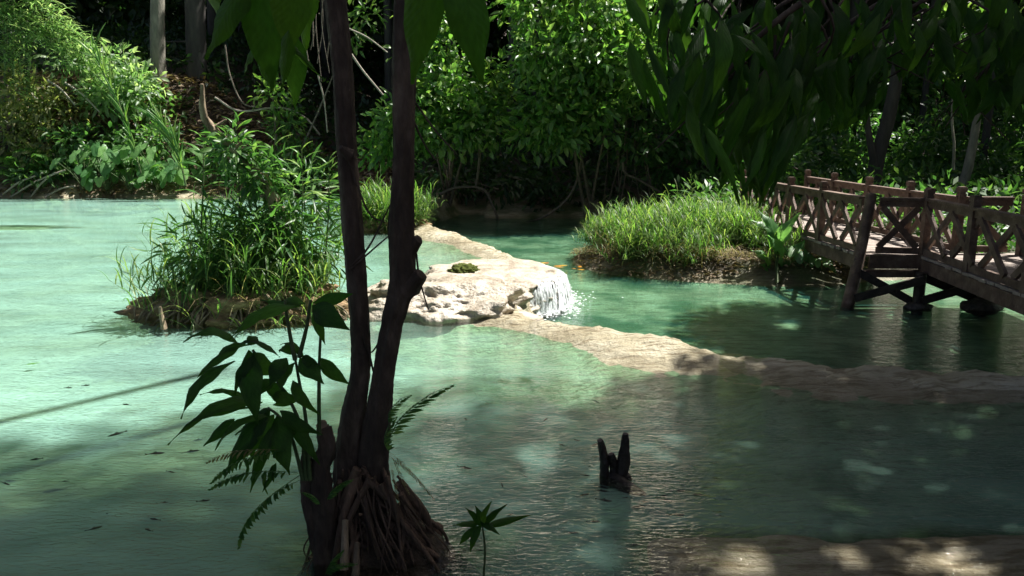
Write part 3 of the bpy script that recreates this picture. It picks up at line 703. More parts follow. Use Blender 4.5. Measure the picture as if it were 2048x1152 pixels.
# leaning broken trunk on the islet with climbing plants
tb = [atY(612, 610, 8.75), atY(590, 520, 8.75), atY(562, 440, 8.7), atY(520, 352, 8.65), atY(468, 300, 8.6), atY(425, 258, 8.6), atY(407, 225, 8.55), atY(404, 168, 8.5)]
bt = thing('broken_trunk', tb[0], 'broken leaning trunk with splintered pale tip rising from the reed islet', 'tree trunk')
part('trunk', bt, 'bark_rot', lambda g: tube(g, tb, [.10, .085, .07, .055, .045, .04, .034, .016], 9, 44, .7, 4))
for k, (i0, dx, dz) in enumerate(((5, .16, .1), (4, .14, .12), (3, -.2, .14))):
    part('branch_stub', bt, 'bark_rot', lambda g: tube(g, [tb[i0], tb[i0]+Vector((dx, 0, dz))], [.025, .01], 6, 5, .4, k))
g = Geo(); leaf_cloud(g, [(Vector(tb[i])+Vector((0, -.05, 0)), (.2, .16, .22), 220) for i in (1, 2, 3, 4)], .12, .05, 8); part('climbing_leaves', bt, 'leaf_mid', lambda q: (q.v.extend(g.v), q.f.extend(g.f)))
bt.children[-1]['kind'] = 'stuff'

# shoots with long alternate leaves on the islet
def shoot(label, px, pyt, pyb, Y, n, L, lean, group='tall lance-leaved shoots on the reed islet', mat=None, W=.17, up=.35, name='leafy_shoot'):
    b, t_ = atY(px, pyb, Y), atY(px+lean, pyt, Y); th = thing(name, b, label, 'plant', group)
    part('stem', th, 'stem_green', lambda g: tube(g, [b, b.lerp(t_, .5)+Vector((.02, 0, 0)), t_], [.012, .005], 5, 8))
    for i in range(n):
        f = .35+.65*i/(n-1); p = b.lerp(t_, f); a = math.pi*(i % 2)+rnd(-.55, .55); l_ = L*rnd(.8, 1.1)*(1-.5*max(0, f-.8)/.2)
        d = Vector((math.cos(a), math.sin(a)*.8, up*(.6+1.6*max(0, f-.7)/.3)+rnd(-.1, .1))).normalized()
        lay('leaf', th, mat or LANCE, p, p+d*l_, l_*W, (0, 0, 1), rnd(-.3, .3))
    return th
shoot('tallest bright yellow-green shoot above the reeds, with herringbone leaves', 478, 240, 470, 8.6, 15, .36, -8)
shoot('shorter yellow-green shoot just right of the tallest one on the islet', 545, 268, 480, 8.7, 13, .32, 4)
shoot('yellow-green shoot on the islet near the broken trunk tip, left of it', 400, 262, 480, 8.65, 11, .32, 6)
shoot('lance-leaved shoot low between the tree trunk and the broken trunk', 650, 320, 520, 8.8, 13, .34, 8)
shoot('lance-leaved shoot rising through the reeds right of the broken trunk', 600, 300, 520, 8.9, 13, .32, 3)

# ================================================================== FOREGROUND DOUBLE TREE
TY = 3.55
tree = thing('twin_tree', (-.62, TY, .1), 'dark twin-trunked tree on a mound of roots in the foreground', 'tree')
def wpx(pts, Y=TY): return [atY(x, y, Y+dy) for x, y, dy in pts]
LT = [(705, 1010, 0), (697, 930, 0), (704, 850, 0), (722, 740, .02), (720, 650, .03), (711, 520, .03), (702, 400, .03), (694, 300, .03), (686, 150, .03), (672, 0, .03), (655, -200, .0), (625, -500, -.1)]
LTw = [36, 30, 26, 21, 20, 22, 21, 20, 20, 21, 20, 18]
RT = [(752, 1010, 0), (745, 930, -.02), (755, 840, -.03), (768, 740, -.03), (784, 650, -.03), (804, 560, -.03), (803, 450, -.03), (808, 300, -.03), (808, 150, -.03), (812, 0, -.03), (822, -220, -.0), (850, -520, .1)]
RTw = [42, 34, 28, 22, 22, 26, 25, 20, 23, 23, 22, 19]
kx = TY/F/1.02
tr1 = part('trunk', tree, 'bark_dark', lambda g: tube(g, wpx(LT), [w_*kx for w_ in LTw], 30, 170, .13, 1)); tr1['label'] = 'thinner left-hand trunk'
tr2 = part('trunk', tree, 'bark_dark', lambda g: tube(g, wpx(RT), [w_*kx for w_ in RTw], 30, 170, .13, 2)); tr2['label'] = 'thicker right-hand trunk with stubs'
for p0, p1, r0, r1, own in (((815, 500), (838, 478), 18, 10, tr2), ((812, 575), (843, 548), 30, 13, tr2), ((700, 310), (680, 295), 14, 6, tr1)):
    part('branch_stub', own, 'bark_dark', lambda g: tube(g, [atY(*p0, TY-.02), atY(*p1, TY-.05)], [r0*kx, r1*kx], 10, 6, .3, p0[0]))
for k, pts in enumerate(([(700, 540), (745, 500), (780, 470)], [(705, 530), (740, 490), (785, 400)], [(690, 300), (735, 420), (770, 445)], [(832, 500), (840, 560), (857, 620)],
                         [(735, 690), (745, 735), (752, 760)], [(725, 670), (742, 705), (770, 660)], [(820, 190), (870, 260), (915, 310)], [(818, 220), (850, 290), (880, 330)])):
    part('twig', tree, 'bark_dark', lambda g: tube(g, [atY(x, y, TY-.02) for x, y in pts], [.006, .0045, .003], 5, 12, .3, k))
# roots
r_ = np.random.default_rng(5)
for i in range(130):
    a = -math.pi*(i+.5)/112+r_.normal()*.25 if i < 112 else math.pi*r_.random()
    x0 = 728+(math.cos(a)*45+r_.uniform(-40, 40)); y0 = r_.uniform(930, 1085)
    p0 = atY(x0, y0, TY-.06-.08*r_.random()); rad = r_.uniform(.25, .43)
    p3 = Vector((-.64+math.cos(a)*rad*1.05, TY+math.sin(a)*rad*.75, 0)); p3.z = height(p3.x, p3.y)-.03
    p1 = p0.lerp(p3, .35)+Vector((r_.normal()*.02, r_.normal()*.012, .0)); p2 = p0.lerp(p3, .72)+Vector((r_.normal()*.03, r_.normal()*.02, .005))
    q = .003+.015*r_.random()**2.2
    part('root', tree, 'bark_root', lambda g: tube(g, [p0, p1, p2, p3], [q*1.5, q*1.2, q, q*.4], 7, 18, .4, i))
part('root_ball', tree, 'bark_root', lambda g: rock_mesh(g, (-.63, TY+.06, -.05), (.28, .22, .19), 6, 5, .18, 2.0))
part('peg_root', tree, 'bark_rot', lambda g: tube(g, [atY(688, 1140, 3.2), atY(690, 1040, 3.3)], [.022, .014], 7, 6, .4, 2))
part('peg_root', tree, 'bark_rot', lambda g: tube(g, [atY(712, 1150, 3.2), atY(714, 1085, 3.25)], [.02, .012], 7, 6, .4, 3))
# stumps beside it
for lab, pts, rr in (('knobbly dead stump standing against the twin tree beside the big-leaved sapling', [(660, 1150), (648, 1030), (640, 940), (652, 895), (644, 855)], (.08, .062, .045, .044, .034)),
                     ('thin forked dead stem left of the knobbly stump', [(655, 1140), (628, 1020), (612, 945), (613, 905), (607, 885)], (.06, .05, .03, .026, .012))):
    st = thing('dead_stump', atY(*pts[0], 3.42), lab, 'stump')
    part('stem', st, 'bark_dark', lambda g: tube(g, [atY(x, y, 3.42) for x, y in pts], rr, 14, 34, .4, int(rr[0]*1000)))
    part('broken_tip', st, 'bark_rot', lambda g: tube(g, [atY(*pts[-1], 3.42), atY(pts[-1][0]+4, pts[-1][1]-14, 3.42)], [rr[-1]*.8, rr[-1]*.3], 6, 4, .5, 9))

# broad-leaved sapling
sp = thing('broadleaf_sapling', atY(612, 970, 3.38), 'sapling with large dark drooping leaves left of the twin tree', 'sapling')
for k, pts in enumerate(([(612, 960), (600, 850), (560, 770), (505, 700)], [(620, 960), (612, 840), (598, 760), (590, 715)], [(638, 870), (638, 760), (640, 690), (645, 620)],
                         [(606, 960), (585, 880), (560, 835), (535, 815)], [(590, 720), (580, 670), (572, 620), (570, 600)], [(598, 715), (612, 660), (620, 610), (622, 600)])):
    part('stem', sp, 'stem_green', lambda g: tube(g, [atY(x, y, 3.36) for x, y in pts], [.011, .008, .006], 6, 16, .15, k))
SL = [  # base px, tip px, width px, depth change at tip, variant, roll
 ((480, 690), (366, 684), 44, -.05, 3, .6), ((478, 695), (394, 756), 34, -.08, 4, .3), ((470, 722), (362, 838), 50, -.12, 1, .2), ((498, 700), (517, 850), 78, -.16, 0, 0),
 ((495, 690), (516, 674), 40, .06, 1, .2), ((505, 705), (560, 752), 66, -.05, 1, .5), ((560, 715), (452, 712), 34, .05, 3, .9), ((575, 716), (538, 772), 56, -.1, 1, .1),
 ((600, 715), (648, 768), 60, -.12, 0, .1), ((605, 712), (648, 740), 36, -.05, 3, .5), ((640, 715), (700, 770), 46, -.05, 1, .2), ((595, 712), (560, 706), 30, .1, 3, .4),
 ((600, 612), (458, 680), 50, -.12, 1, .3), ((600, 612), (520, 600), 34, .08, 2, .6), ((625, 610), (700, 660), 72, -.12, 0, .2), ((625, 605), (706, 588), 40, .08, 1, .5), ((610, 608), (560, 612), 40, .05, 1, .2),
 ((525, 805), (372, 852), 52, -.1, 1, .3), ((520, 815), (336, 890), 26, -.1, 1, .5), ((470, 838), (406, 892), 38, -.05, 2, 0), ((540, 820), (448, 958), 62, -.14, 0, .1), ((548, 828), (470, 930), 56, -.1, 4, -.3),
 ((555, 830), (580, 950), 84, -.16, 0, .1), ((535, 825), (530, 900), 26, -.05, 1, .8), ((560, 820), (645, 870), 46, -.1, 1, .3), ((555, 760), (500, 800), 48, -.06, 1, .2), ((540, 790), (610, 800), 40, 0, 3, .4),
 ((500, 800), (430, 815), 34, .05, 2, .5), ((545, 810), (605, 790), 30, .1, 1, .5), ((530, 770), (585, 795), 46, 0, 0, .2), ((490, 960), (470, 900), 20, .02, 3, 1.0),
 ((590, 725), (560, 785), 50, -.06, 1, .4), ((505, 880), (520, 930), 22, -.02, 3, .3),
 ((500, 690), (430, 720), 30, .02, 1, .3), ((520, 705), (470, 790), 36, -.05, 3, .1), ((545, 830), (430, 900), 30, -.1, 3, .2), ((560, 835), (500, 985), 40, -.12, 1, 0), ((575, 830), (640, 930), 44, -.05, 0, -.2),
 ((600, 850), (560, 930), 36, -.1, 1, .3), ((585, 760), (640, 830), 40, -.08, 3, .2), ((520, 815), (400, 790), 26, .06, 1, .6), ((610, 720), (560, 690), 26, .08, 3, .5), ((630, 615), (650, 690), 34, -.06, 1, .1), ((540, 815), (470, 870), 40, .05, 2, .2)]
for b_, t_, w_, dy, v_, ro in SL:
    B_, T_ = atY(*b_, 3.36), atY(*t_, 3.36+dy); lay('leaf', sp, BIG[v_], B_, T_, w_*.72*3.36/F, (rnd(-.3, .3), -1, .7), ro)
for k, (b_, t_) in enumerate((((552, 925), (525, 985)), ((545, 930), (548, 965)), ((530, 940), (536, 990)))):
    lay('withered_leaf', sp, FROND_DRY[0] if 0 else BIG[4], atY(*b_, 3.3), atY(*t_, 3.27), .035, (.4, -1, .3), .5*k)

# ferns round the tree foot
def fern(label, base, tips, Y, mesh, wid, name='fern', group='ferns round the foot of the twin tree'):
    th = thing(name, atY(*base, Y), label, 'fern', group)
    for (b_, t_) in tips: lay('frond', th, mesh[random.randrange(len(mesh))], atY(*b_, Y), atY(*t_, Y-.06), wid*rnd(.85, 1.15), (rnd(-.3, .3), -1, 1.0))
    return th
fern('fern frond arching right from the twin tree trunk over the pool', (778, 905), [((778, 880), (916, 772)), ((780, 905), (800, 830)), ((778, 850), (830, 790))], 3.42, FROND_DARK, .12)
fern('thin wiry fern hanging down right of the twin tree', (780, 900), [((782, 905), (868, 1000)), ((785, 915), (820, 990)), ((782, 930), (800, 1010)), ((776, 910), (850, 975))], 3.35, FROND_DRY, .05)
fern('half-dead fern trailing left below the sapling', (600, 955), [((600, 950), (490, 1095)), ((595, 945), (425, 985)), ((560, 900), (415, 930)), ((600, 960), (515, 1040)), ((575, 900), (430, 970))], 3.25, FROND_DRY+FROND_DARK, .09)
fern('small pale green fern sprouting on the root mound in front of the trunks', (650, 1000), [((655, 1000), (710, 960)), ((655, 1000), (690, 975)), ((640, 1010), (600, 985)), ((650, 1150), (690, 1100)), ((650, 1150), (720, 1130))], 3.22, FROND, .07)
# seedling at the lower edge
sd_ = thing('seedling', atY(967, 1160, 3.1), 'thin seedling with narrow drooping leaves in the shallows right of the root mound', 'seedling')
part('stem', sd_, 'stem_green', lambda g: tube(g, [atY(966, 1170, 3.1), atY(970, 1100, 3.1), atY(964, 1045, 3.1)], [.006, .005, .004], 6, 10))
for t_ in ((905, 1050), (1015, 1008), (1065, 1030), (918, 1090), (950, 1010), (1000, 1070), (930, 1015), (985, 1000), (940, 1105)):
    lay('leaf', sd_, BIG[random.choice((0, 1, 2))], atY(964+rnd(-6, 6), 1048+rnd(-10, 10), 3.1), atY(*t_, 3.1+rnd(-.1, .1)), .036, (0, -1, 1), rnd(-.3, .3))

# ================================================================== OVERHANGING BRANCHES OF LARGE LEAVES
ob = thing('overhanging_branch', atY(560, -70, 2.0), 'overhanging branch with very large hanging leaves at the top, left of the twin tree', 'branch', 'overhanging leafy branches')
part('stem', ob, 'bark_dark', lambda g: tube(g, [atY(380, -190, 2.1), atY(500, -90, 2.0), atY(590, -60, 2.0), atY(660, -120, 2.3)], [.012, .010, .008], 7, 14))
for b_, t_, w_, Y, v_, ro in (((500, -60), (410, 118), 88, 1.95, 2, .2), ((528, -60), (545, 178), 112, 2.0, 0, 0), ((590, -70), (580, 110), 100, 1.9, 0, -.1), ((578, 60), (562, 182), 44, 1.85, 2, .3),
                              ((528, 105), (545, 186), 44, 2.1, 2, .1), ((592, 70), (588, 218), 58, 2.05, 2, -.2), ((640, -60), (612, 122), 46, 2.1, 0, .5), ((560, 75), (648, 160), 18, 2.0, 2, .9),
                              ((450, -60), (435, 30), 60, 2.1, 1, .1), ((560, -80), (500, 90), 70, 2.2, 0, .3), ((520, 90), (490, 150), 34, 2.3, 0, .4)):
    lay('leaf', ob, BIG[v_], atY(*b_, Y), atY(*t_, Y+.08), w_*.85*Y/F, (.15, -1, .5), ro)
ob2 = thing('overhanging_branch', atY(900, -90, 2.0), 'overhanging branch with two long dark leaves at the top, right of the twin tree', 'branch', 'overhanging leafy branches')
part('stem', ob2, 'bark_dark', lambda g: tube(g, [atY(760, -160, 2.0), atY(880, -90, 2.0), atY(1010, -110, 2.0), atY(1150, -70, 2.1)], [.012, .010, .008], 7, 14))
for b_, t_, w_, Y, v_, ro in (((862, -90), (822, 168), 90, 2.0, 2, .2), ((905, -90), (964, 168), 96, 1.95, 0, -.2), ((1100, -70), (1098, 18), 26, 2.1, 2, 0), ((1130, -70), (1128, 22), 24, 2.1, 0, .2), ((1158, -70), (1150, 30), 26, 2.1, 2, .1), ((1050, -90), (1045, -5), 30, 2.1, 2, .1)):
    lay('leaf', ob2, BIG[v_], atY(*b_, Y), atY(*t_, Y+.08), w_*Y/F, (.1, -1, .4), ro)
# the mass of drooping leaves upper right
RB = [  # label, stem px path, leaf-tip envelope (x0,x1,y0,y1), count, depth
 ('drooping leafy branch at the left edge of the dark foliage, upper right', [(1900, -140), (1560, -70), (1370, -40), (1310, 30)], (1285, 1420, 60, 290), 58, 3.0, 122),
 ('drooping leafy branch whose longest leaves hang in front of the far bridge end', [(1950, -130), (1650, -20), (1500, 90), (1440, 170)], (1330, 1560, 190, 420), 84, 2.6, 150),
 ('dense dark leafy branch across the top middle of the right foliage', [(2050, -150), (1800, -60), (1600, -10), (1500, 60)], (1420, 1720, 70, 250), 110, 2.8, 120),
 ('dark leafy branch hanging above the middle of the bridge', [(2100, -120), (1850, -40), (1680, 60), (1600, 150)], (1560, 1740, 160, 300), 66, 3.2, 104),
 ('dark leafy branch over the right half of the bridge', [(2200, -140), (2000, -50), (1850, 0), (1760, 60)], (1720, 2060, 60, 170), 84, 3.0, 100),
 ('dark leafy branch reaching down at the right edge of the picture', [(2250, -60), (2100, 40), (2000, 100), (1930, 150)], (1900, 2100, 130, 270), 60, 3.1, 98)]
for lab, st, (x0, x1, y0, y1), n, Y, Lp in RB:
    sp_ = [atY(x, y, Y) for x, y in st]; th = thing('overhanging_branch', sp_[0], lab, 'branch', 'overhanging leafy branches')
    part('stem', th, 'bark_dark', lambda g: tube(g, sp_, [.018, .012, .008, .004], 7, 24, .1, n))
    for i in range(n):
        tx, ty = rnd(x0, x1), y1-(y1-y0)*random.random()**1.5; ty = min(ty, float(np.interp(tx, [1290, 1340, 1400, 1440, 1530, 1570, 1640, 1760], [215, 255, 290, 410, 412, 320, 270, 250]))); yy = Y+rnd(-.35, .45); Ln = Lp*rnd(.75, 1.15)*Y/yy; a = random.gauss(-.1, .28)
        b_ = (tx+math.sin(-a)*Ln+ (18 if a < 0 else 0), ty-math.cos(a)*Ln)
        lay('leaf', th, BIG[random.choice((0, 0, 1, 2, 2, 3))], atY(*b_, yy), atY(tx, ty, yy+rnd(-.12, .12)), rnd(.03, .058), (rnd(-1, 1), -1, rnd(-.3, 1)))
    for k in range(7):
        q = sp_[1].lerp(sp_[-1], .05+.14*k); part('twig', th, 'bark_dark', lambda g: tube(g, [q, q+Vector((rnd(-.2, .1), rnd(-.1, .1), -.12)), q+Vector((rnd(-.3, .1), rnd(-.2, .2), -.28))], [.006, .004, .002], 5, 8))

# ================================================================== STUMP IN THE POOL, SUNKEN LOG, FISH, FLOATING LEAVES
sb = at(1228, 950, 0)
fs = thing('forked_stump', sb, 'dark three-pronged dead stump poking out of the near pool', 'stump')
for (p0, p1, r0, r1) in (((1210, 958), (1200, 880), .030, .020), ((1226, 958), (1222, 908), .030, .018), ((1240, 960), (1251, 867), .036, .018)):
    part('prong', fs, 'wood_wet', lambda g: tube(g, [atY(p0[0], p0[1]+14, sb.y), atY((p0[0]+p1[0])/2+3, (p0[1]+p1[1])/2, sb.y), atY(*p1, sb.y-.02)], [r0, r0*.95, r1], 9, 14, .5, p0[0]))
part('stump_base', fs, 'wood_wet', lambda g: rock_mesh(g, (sb.x+.02, sb.y, -.03), (.085, .06, .045), 5, 4, .4, 3))
part('sunken_limb', fs, 'wood_wet', lambda g: tube(g, [sb+Vector((0, 0, -.02)), at(1275, 990, -.07), at(1345, 1050, -.2)], [.05, .045, .025], 8, 14, .3, 3))
def fish_mesh():
    g = Geo(); ss = [(0, .01, .012), (.08, .05, .05), (.22, .085, .075), (.42, .09, .07), (.62, .06, .045), (.8, .025, .02), (.86, .02, .012)]
    V = []; n = 8
    for (t, h, w_) in ss:
        for k in range(n): a = 2*math.pi*k/n; V.append((math.cos(a)*w_, t, math.sin(a)*h))
    g.add(V, [[i*n+j, i*n+(j+1) % n, (i+1)*n+(j+1) % n, (i+1)*n+j] for i in range(len(ss)-1) for j in range(n)])
    g.add([(0, .83, .015), (0, 1, .09), (0.006, .95, 0), (0, 1, -.08), (0, .83, -.015)], [(0, 1, 2), (0, 2, 4), (2, 3, 4)])
    g.add([(0, .35, .08), (0, .45, .15), (0, .6, .06)], [(0, 1, 2)])
    g.add([(.06, .3, -.02), (.15, .42, -.04), (.06, .4, -.03)], [(0, 1, 2)]); g.add([(-.06, .3, -.02), (-.15, .42, -.04), (-.06, .4, -.03)], [(0, 1, 2)])
    return g.mesh('fish', 'fish')
FISH = fish_mesh()
def fish(px, py, L, az, label, group):
    p = at(px, py, -.044-.022*random.random()); o = bpy.data.objects.new('fish', FISH); put(o); o.location = p; o.scale = (L*.75, L, L*.75); o.rotation_euler = (rnd(-.15, .15), 0, az)
    tag(o, label, 'fish', group)
for i in range(44):
    px = 1230+abs(random.gauss(0, 1))*130-60; py = random.gauss(975, 48)
    if px > 1700 or py < 890: continue
    fish(px, py, rnd(.05, .11), math.pi/2*(1 if random.random() < .75 else -1)+rnd(-.4, .4), 'small dark fish in the shoal around the forked stump', 'fish shoal by the forked stump')
for i in range(16):
    fish(rnd(930, 1250), rnd(790, 1120), rnd(.05, .11), rnd(0, 6.28), 'small dark fish between the twin tree and the forked stump', 'fish between tree and stump')
for (px, py) in ((20, 970), (32, 962), (85, 985), (200, 1028), (285, 1030), (300, 1037), (290, 1058), (225, 1090), (345, 1005), (60, 920), (215, 873), (105, 860), (400, 900), (385, 882), (180, 770), (145, 775), (245, 808), (350, 945), (205, 1052), (140, 962), (420, 1000), (330, 905)):
    fish(px, py, rnd(.06, .13), math.pi/2*(1 if random.random() < .5 else -1)+rnd(-.6, .6), 'dark fish in the pool left of the twin tree', 'fish in the left pool')
def floating(px, py, z, L, me, label, group=None, az=None):
    p = at(px, py, z+.006); o = bpy.data.objects.new('floating_leaf', me); put(o); o.location = p; o.scale = (L*.45, L, L*.6); o.rotation_euler = (0, 0, az if az is not None else random.random()*6.28)
    tag(o, label, 'leaf', group)
FALL = lance_mesh('fallen_leaf', 'leaf_fall', arch=.06, fold=.1, wmax=.8, segs=6)
GREENF = lance_mesh('green_leaf', 'leaf_bright', arch=.06, fold=.1, wmax=.8, segs=6)
floating(52, 729, 0, .11, GREENF, 'single green leaf floating on the turquoise water far left', az=-1)
for i in range(12):
    floating(1040+i*12+rnd(-12, 12), 520+i*1.5+rnd(-3, 5), LOWZ, rnd(.10, .2), FALL, 'orange fallen leaf drifting in front of the grassy spit', 'fallen leaves drifting by the spit')

# ================================================================== PLANTS ON THE SPIT
def taro(label, px, py, Y, n, L, spread, group, name='taro_plant', mesh=HEART, H=.6):
    b = atY(px, py, Y); b.z = max(height(b.x, b.y)-.02, b.z-.6) if name == 'taro_plant' else b.z; th = thing(name, b, label, 'plant', group)
    for i in range(n):
        a = 2*math.pi*i/n+rnd(-.4, .4); q = spread*rnd(.35, 1); top = b+Vector((math.cos(a)*q, math.sin(a)*q, H*rnd(.35, 1.15)))
        part('stalk', th, 'stem_green', lambda g: tube(g, [b, b.lerp(top, .5)+Vector((-math.cos(a)*q*.12, -math.sin(a)*q*.12, .05)), top], [.014, .009], 5, 8))
        d = Vector((math.cos(a)*.6+rnd(-.3, .3), math.sin(a)*.4-.45, rnd(-1.1, -.4))).normalized(); l_ = L*rnd(.75, 1.2)
        lay('leaf', th, mesh[i % len(mesh)], top-d*l_*.2, top+d*l_*.8, l_*.85, (math.cos(a)*.4+rnd(-.3, .3), -1, rnd(.4, 1.0)))
    return th
ba = thing('broad_leaf_herb', at(1545, 560, LOWZ), 'upright herb with long pale broad leaves at the bridge end of the spit', 'plant')
for b_, t_, w_ in (((1560, 520), (1515, 418), 46), ((1550, 500), (1600, 425), 40), ((1560, 540), (1535, 470), 50), ((1570, 530), (1610, 480), 46), ((1545, 545), (1500, 500), 44), ((1565, 550), (1600, 560), 40), ((1540, 555), (1520, 530), 44),
                   ((1580, 540), (1625, 520), 40), ((1555, 490), (1500, 440), 30), ((1560, 548), (1570, 500), 44)):
    lay('leaf', ba, TAROL, atY(*b_, 13.1), atY(*t_, 13.0+rnd(-.2, .2)), w_*.8*13.1/F, (rnd(-.4, .4), -1, 1.2))
    part('stalk', ba, 'stem_green', lambda g: tube(g, [at(1555, 566, LOWZ), atY(*b_, 13.1)], [.015, .01], 5, 4))
taro('low plant with round dark leaves at the waterline by the bridge end', 1590, 552, 12.95, 10, .22, .3, 'round-leaved plants on the spit', H=.28)
taro('low round-leaved plant half under the end of the bridge deck', 1640, 560, 12.95, 9, .22, .28, 'round-leaved plants on the spit', H=.24)
shoot('sunlit yellow-green sprout standing up alone behind the grassy spit', 1378, 345, 440, 15.6, 12, .16, 4, None, up=1.6, W=.4)
# leaf litter
def litter(label, X, Y, L, mat='litter', dz=.02):
    n = len(X); g = Geo(); Z = heights(X, Y)+dz*rng.random(n)*2
    leaves(g, np.stack([X, Y, Z], 1), np.stack([rng.normal(size=n), rng.normal(size=n), rng.normal(size=n)*.25], 1), np.array([0, 0, 1.])+rng.normal(size=(n, 3))*.35, L*(.6+.8*rng.random(n)), L*.38, droop=.1)
    tag(g.build('leaf_litter', mat), label, 'leaf litter', kind='stuff')
X = rng.uniform(1.2, 6.2, 4200); Y = rng.uniform(12.9, 15.5, 4200); k = sdf(X, Y, PEN) > .02; litter('dry fallen leaves and sticks on the spit by the bridge', X[k], Y[k], .11)
X = rng.uniform(-18, -4, 9000); Y = rng.uniform(25.0, 31, 9000); k = heights(X, Y) > .04; litter('dry leaves and straw covering the far left bank', X[k], Y[k], .26, dz=.06)

# ================================================================== FAR LEFT BANK
for k, (px, py, n, lab) in enumerate(((170, 368, 8, 'large-leaved taro plant at the left end of the row on the far bank'), (215, 372, 9, 'pale green taro plant second from the left on the far bank'),
        (262, 368, 8, 'taro plant in the middle of the row on the far left bank'), (315, 366, 9, 'taro plant beside the leaning cane on the far bank'), (360, 368, 8, 'taro plant at the right end of the row, next to the reed islet'),
        (235, 345, 7, 'taro plant standing higher up behind the middle of the row'))):
    taro(lab, px, py, 25.9 if k < 5 else 26.6, n+5, .55, .8, 'taro plants on the far left bank', H=1.4)
for k, (px, py, s, lab) in enumerate(((40, 340, 1.3, 'pale sunlit fern at the far left edge of the bank'), (120, 300, 1.5, 'arching sunlit fern above the left taro plants'), (630, 335, 1.0, 'round pale fern behind the islet, left of the twin tree'),
        (320, 255, 1.5, 'dark feathery fern under the pale tree trunk'), (230, 290, 1.2, 'fern between the leaning canes and the taro plants'), (20, 375, .9, 'low fern at the waterline far left'), (575, 330, 1.1, 'dim fern behind the leafy shoots of the islet'))):
    b = atY(px, py, 26.6+.3*(k % 3)); b.z = height(b.x, b.y)+.35; th = thing('fern', b, lab, 'fern', 'ferns on the far left bank')
    for i in range(11):
        a = 6.28*i/11+rnd(-.2, .2); t_ = b+Vector((math.cos(a)*s, math.sin(a)*s, rnd(-.1, .6)*s)); lay('frond', th, FROND[i % 3], b+Vector((0, 0, .05)), t_, s*1.0, (0, 0, 1))
# leaning canes
for lab, b_, t_, Y in (('long pale cane grass leaning left across the far bank, the taller one', (290, 375), (190, 110), 25.6), ('shorter pale cane grass leaning left beside the taro plants', (372, 372), (320, 250), 25.0)):
    B_, T_ = atY(*b_, Y), atY(*t_, Y); th = thing('leaning_cane', B_, lab, 'cane', 'leaning canes on the far bank'); M_ = B_.lerp(T_, .5)+Vector((.15, 0, .12))
    part('stalk', th, 'stem_green', lambda g: tube(g, [B_, M_, T_], [.035, .028, .01], 6, 14))
    P = curve_pts([B_, M_, T_], 22)
    for i in range(4, 22):
        for sg in (0, 1):
            d = Vector(P[min(i+1, 21)]-P[i-1]).normalized()*1.1+Vector((rnd(-.9, .9), rnd(-.4, .4), rnd(-.1, .5))); l_ = rnd(.7, 1.25)
            lay('leaf', th, LANCE, Vector(P[i]), Vector(P[i])+d.normalized()*l_, .075, (0, -.4, 1), rnd(-.5, .5))
# bamboo sprays top left
bm_ = thing('bamboo', atY(20, 330, 27.5), 'feathery bamboo with arching sprays at the top left corner', 'bamboo')
for k, (px, lean) in enumerate(((8, 10), (28, -4), (48, 30), (-20, 20))):
    part('culm', bm_, 'stem_green', lambda g: tube(g, [atY(px, 330, 27.5), atY(px+lean*.3, 150, 27.5), atY(px+lean, -80, 27.3)], [.05, .045, .03], 7, 14))
g = Geo(); B, A, Ls = [], [], []
for (x0, y0, x1, y1) in ((-20, -30, 150, 90), (10, -40, 120, 40), (0, 20, 130, 120), (-10, 40, 90, 80), (20, 80, 160, 130), (100, 60, 200, 130), (-30, 0, 60, 130), (0, 90, 60, 200), (120, 90, 215, 180)):
    P = curve_pts([atY(x0, y0, 27.2), atY((x0+x1)/2, (y0+y1)/2-25, 27), atY(x1, y1, 26.8)], 34)
    for p in P:
        for q in range(9): B.append(p+rng.normal(size=3)*.16); A.append(rng.random()*6.28); Ls.append(.35+.35*rng.random())
blades(g, np.array(B), np.array(A), np.array(Ls), .045, 1.0+.7*rng.random(len(B)), .9, 3)
q = g.build('spray_leaves', 'leaf_sunlit', bm_); q['kind'] = 'stuff'
# background tree trunks
def trunk_tree(name, label, pts, wid, Y, mat, crown=None, cmat='leaf_dark', branches=()):
    P = [atY(x, y, Y) for x, y in pts]; th = thing(name, P[0], label, 'tree'); k = Y/F
    part('trunk', th, mat, lambda g: tube(g, P, [w_*k for w_ in wid], 12, 40, .1, int(Y*10)))
    for pts_, w0 in branches: part('branch', th, mat, lambda g: tube(g, [atY(x, y, Y-.1) for x, y in pts_], [w0*k, w0*k*.4], 6, 12, .2, 3))
    if crown: part('crown', th, cmat, lambda g: leaf_cloud(g, crown, .35, .16))
    return th
def top_crown(px, Y, z, r_, n): p = atY(px, 0, Y); return [(Vector((p.x, Y, z)), (r_, r_, r_*.7), n)]
trunk_tree('pale_tree', 'straight pale-barked tree on the far bank, left of the dark tree', [(322, 215), (316, 120), (315, 0), (318, -300), (325, -600)], [16, 14, 13, 11, 9], 30, 'bark_pale', top_crown(325, 33, 15, 3, 2500))
trunk_tree('dark_tree', 'thick dark-barked tree just right of the pale-barked tree', [(405, 250), (396, 180), (390, 0), (385, -300), (380, -600)], [22, 19, 18, 16, 14], 31, 'bark_grey', top_crown(400, 36, 15, 3, 2500), branches=[([(395, 80), (370, 83), (332, 84)], 3)])

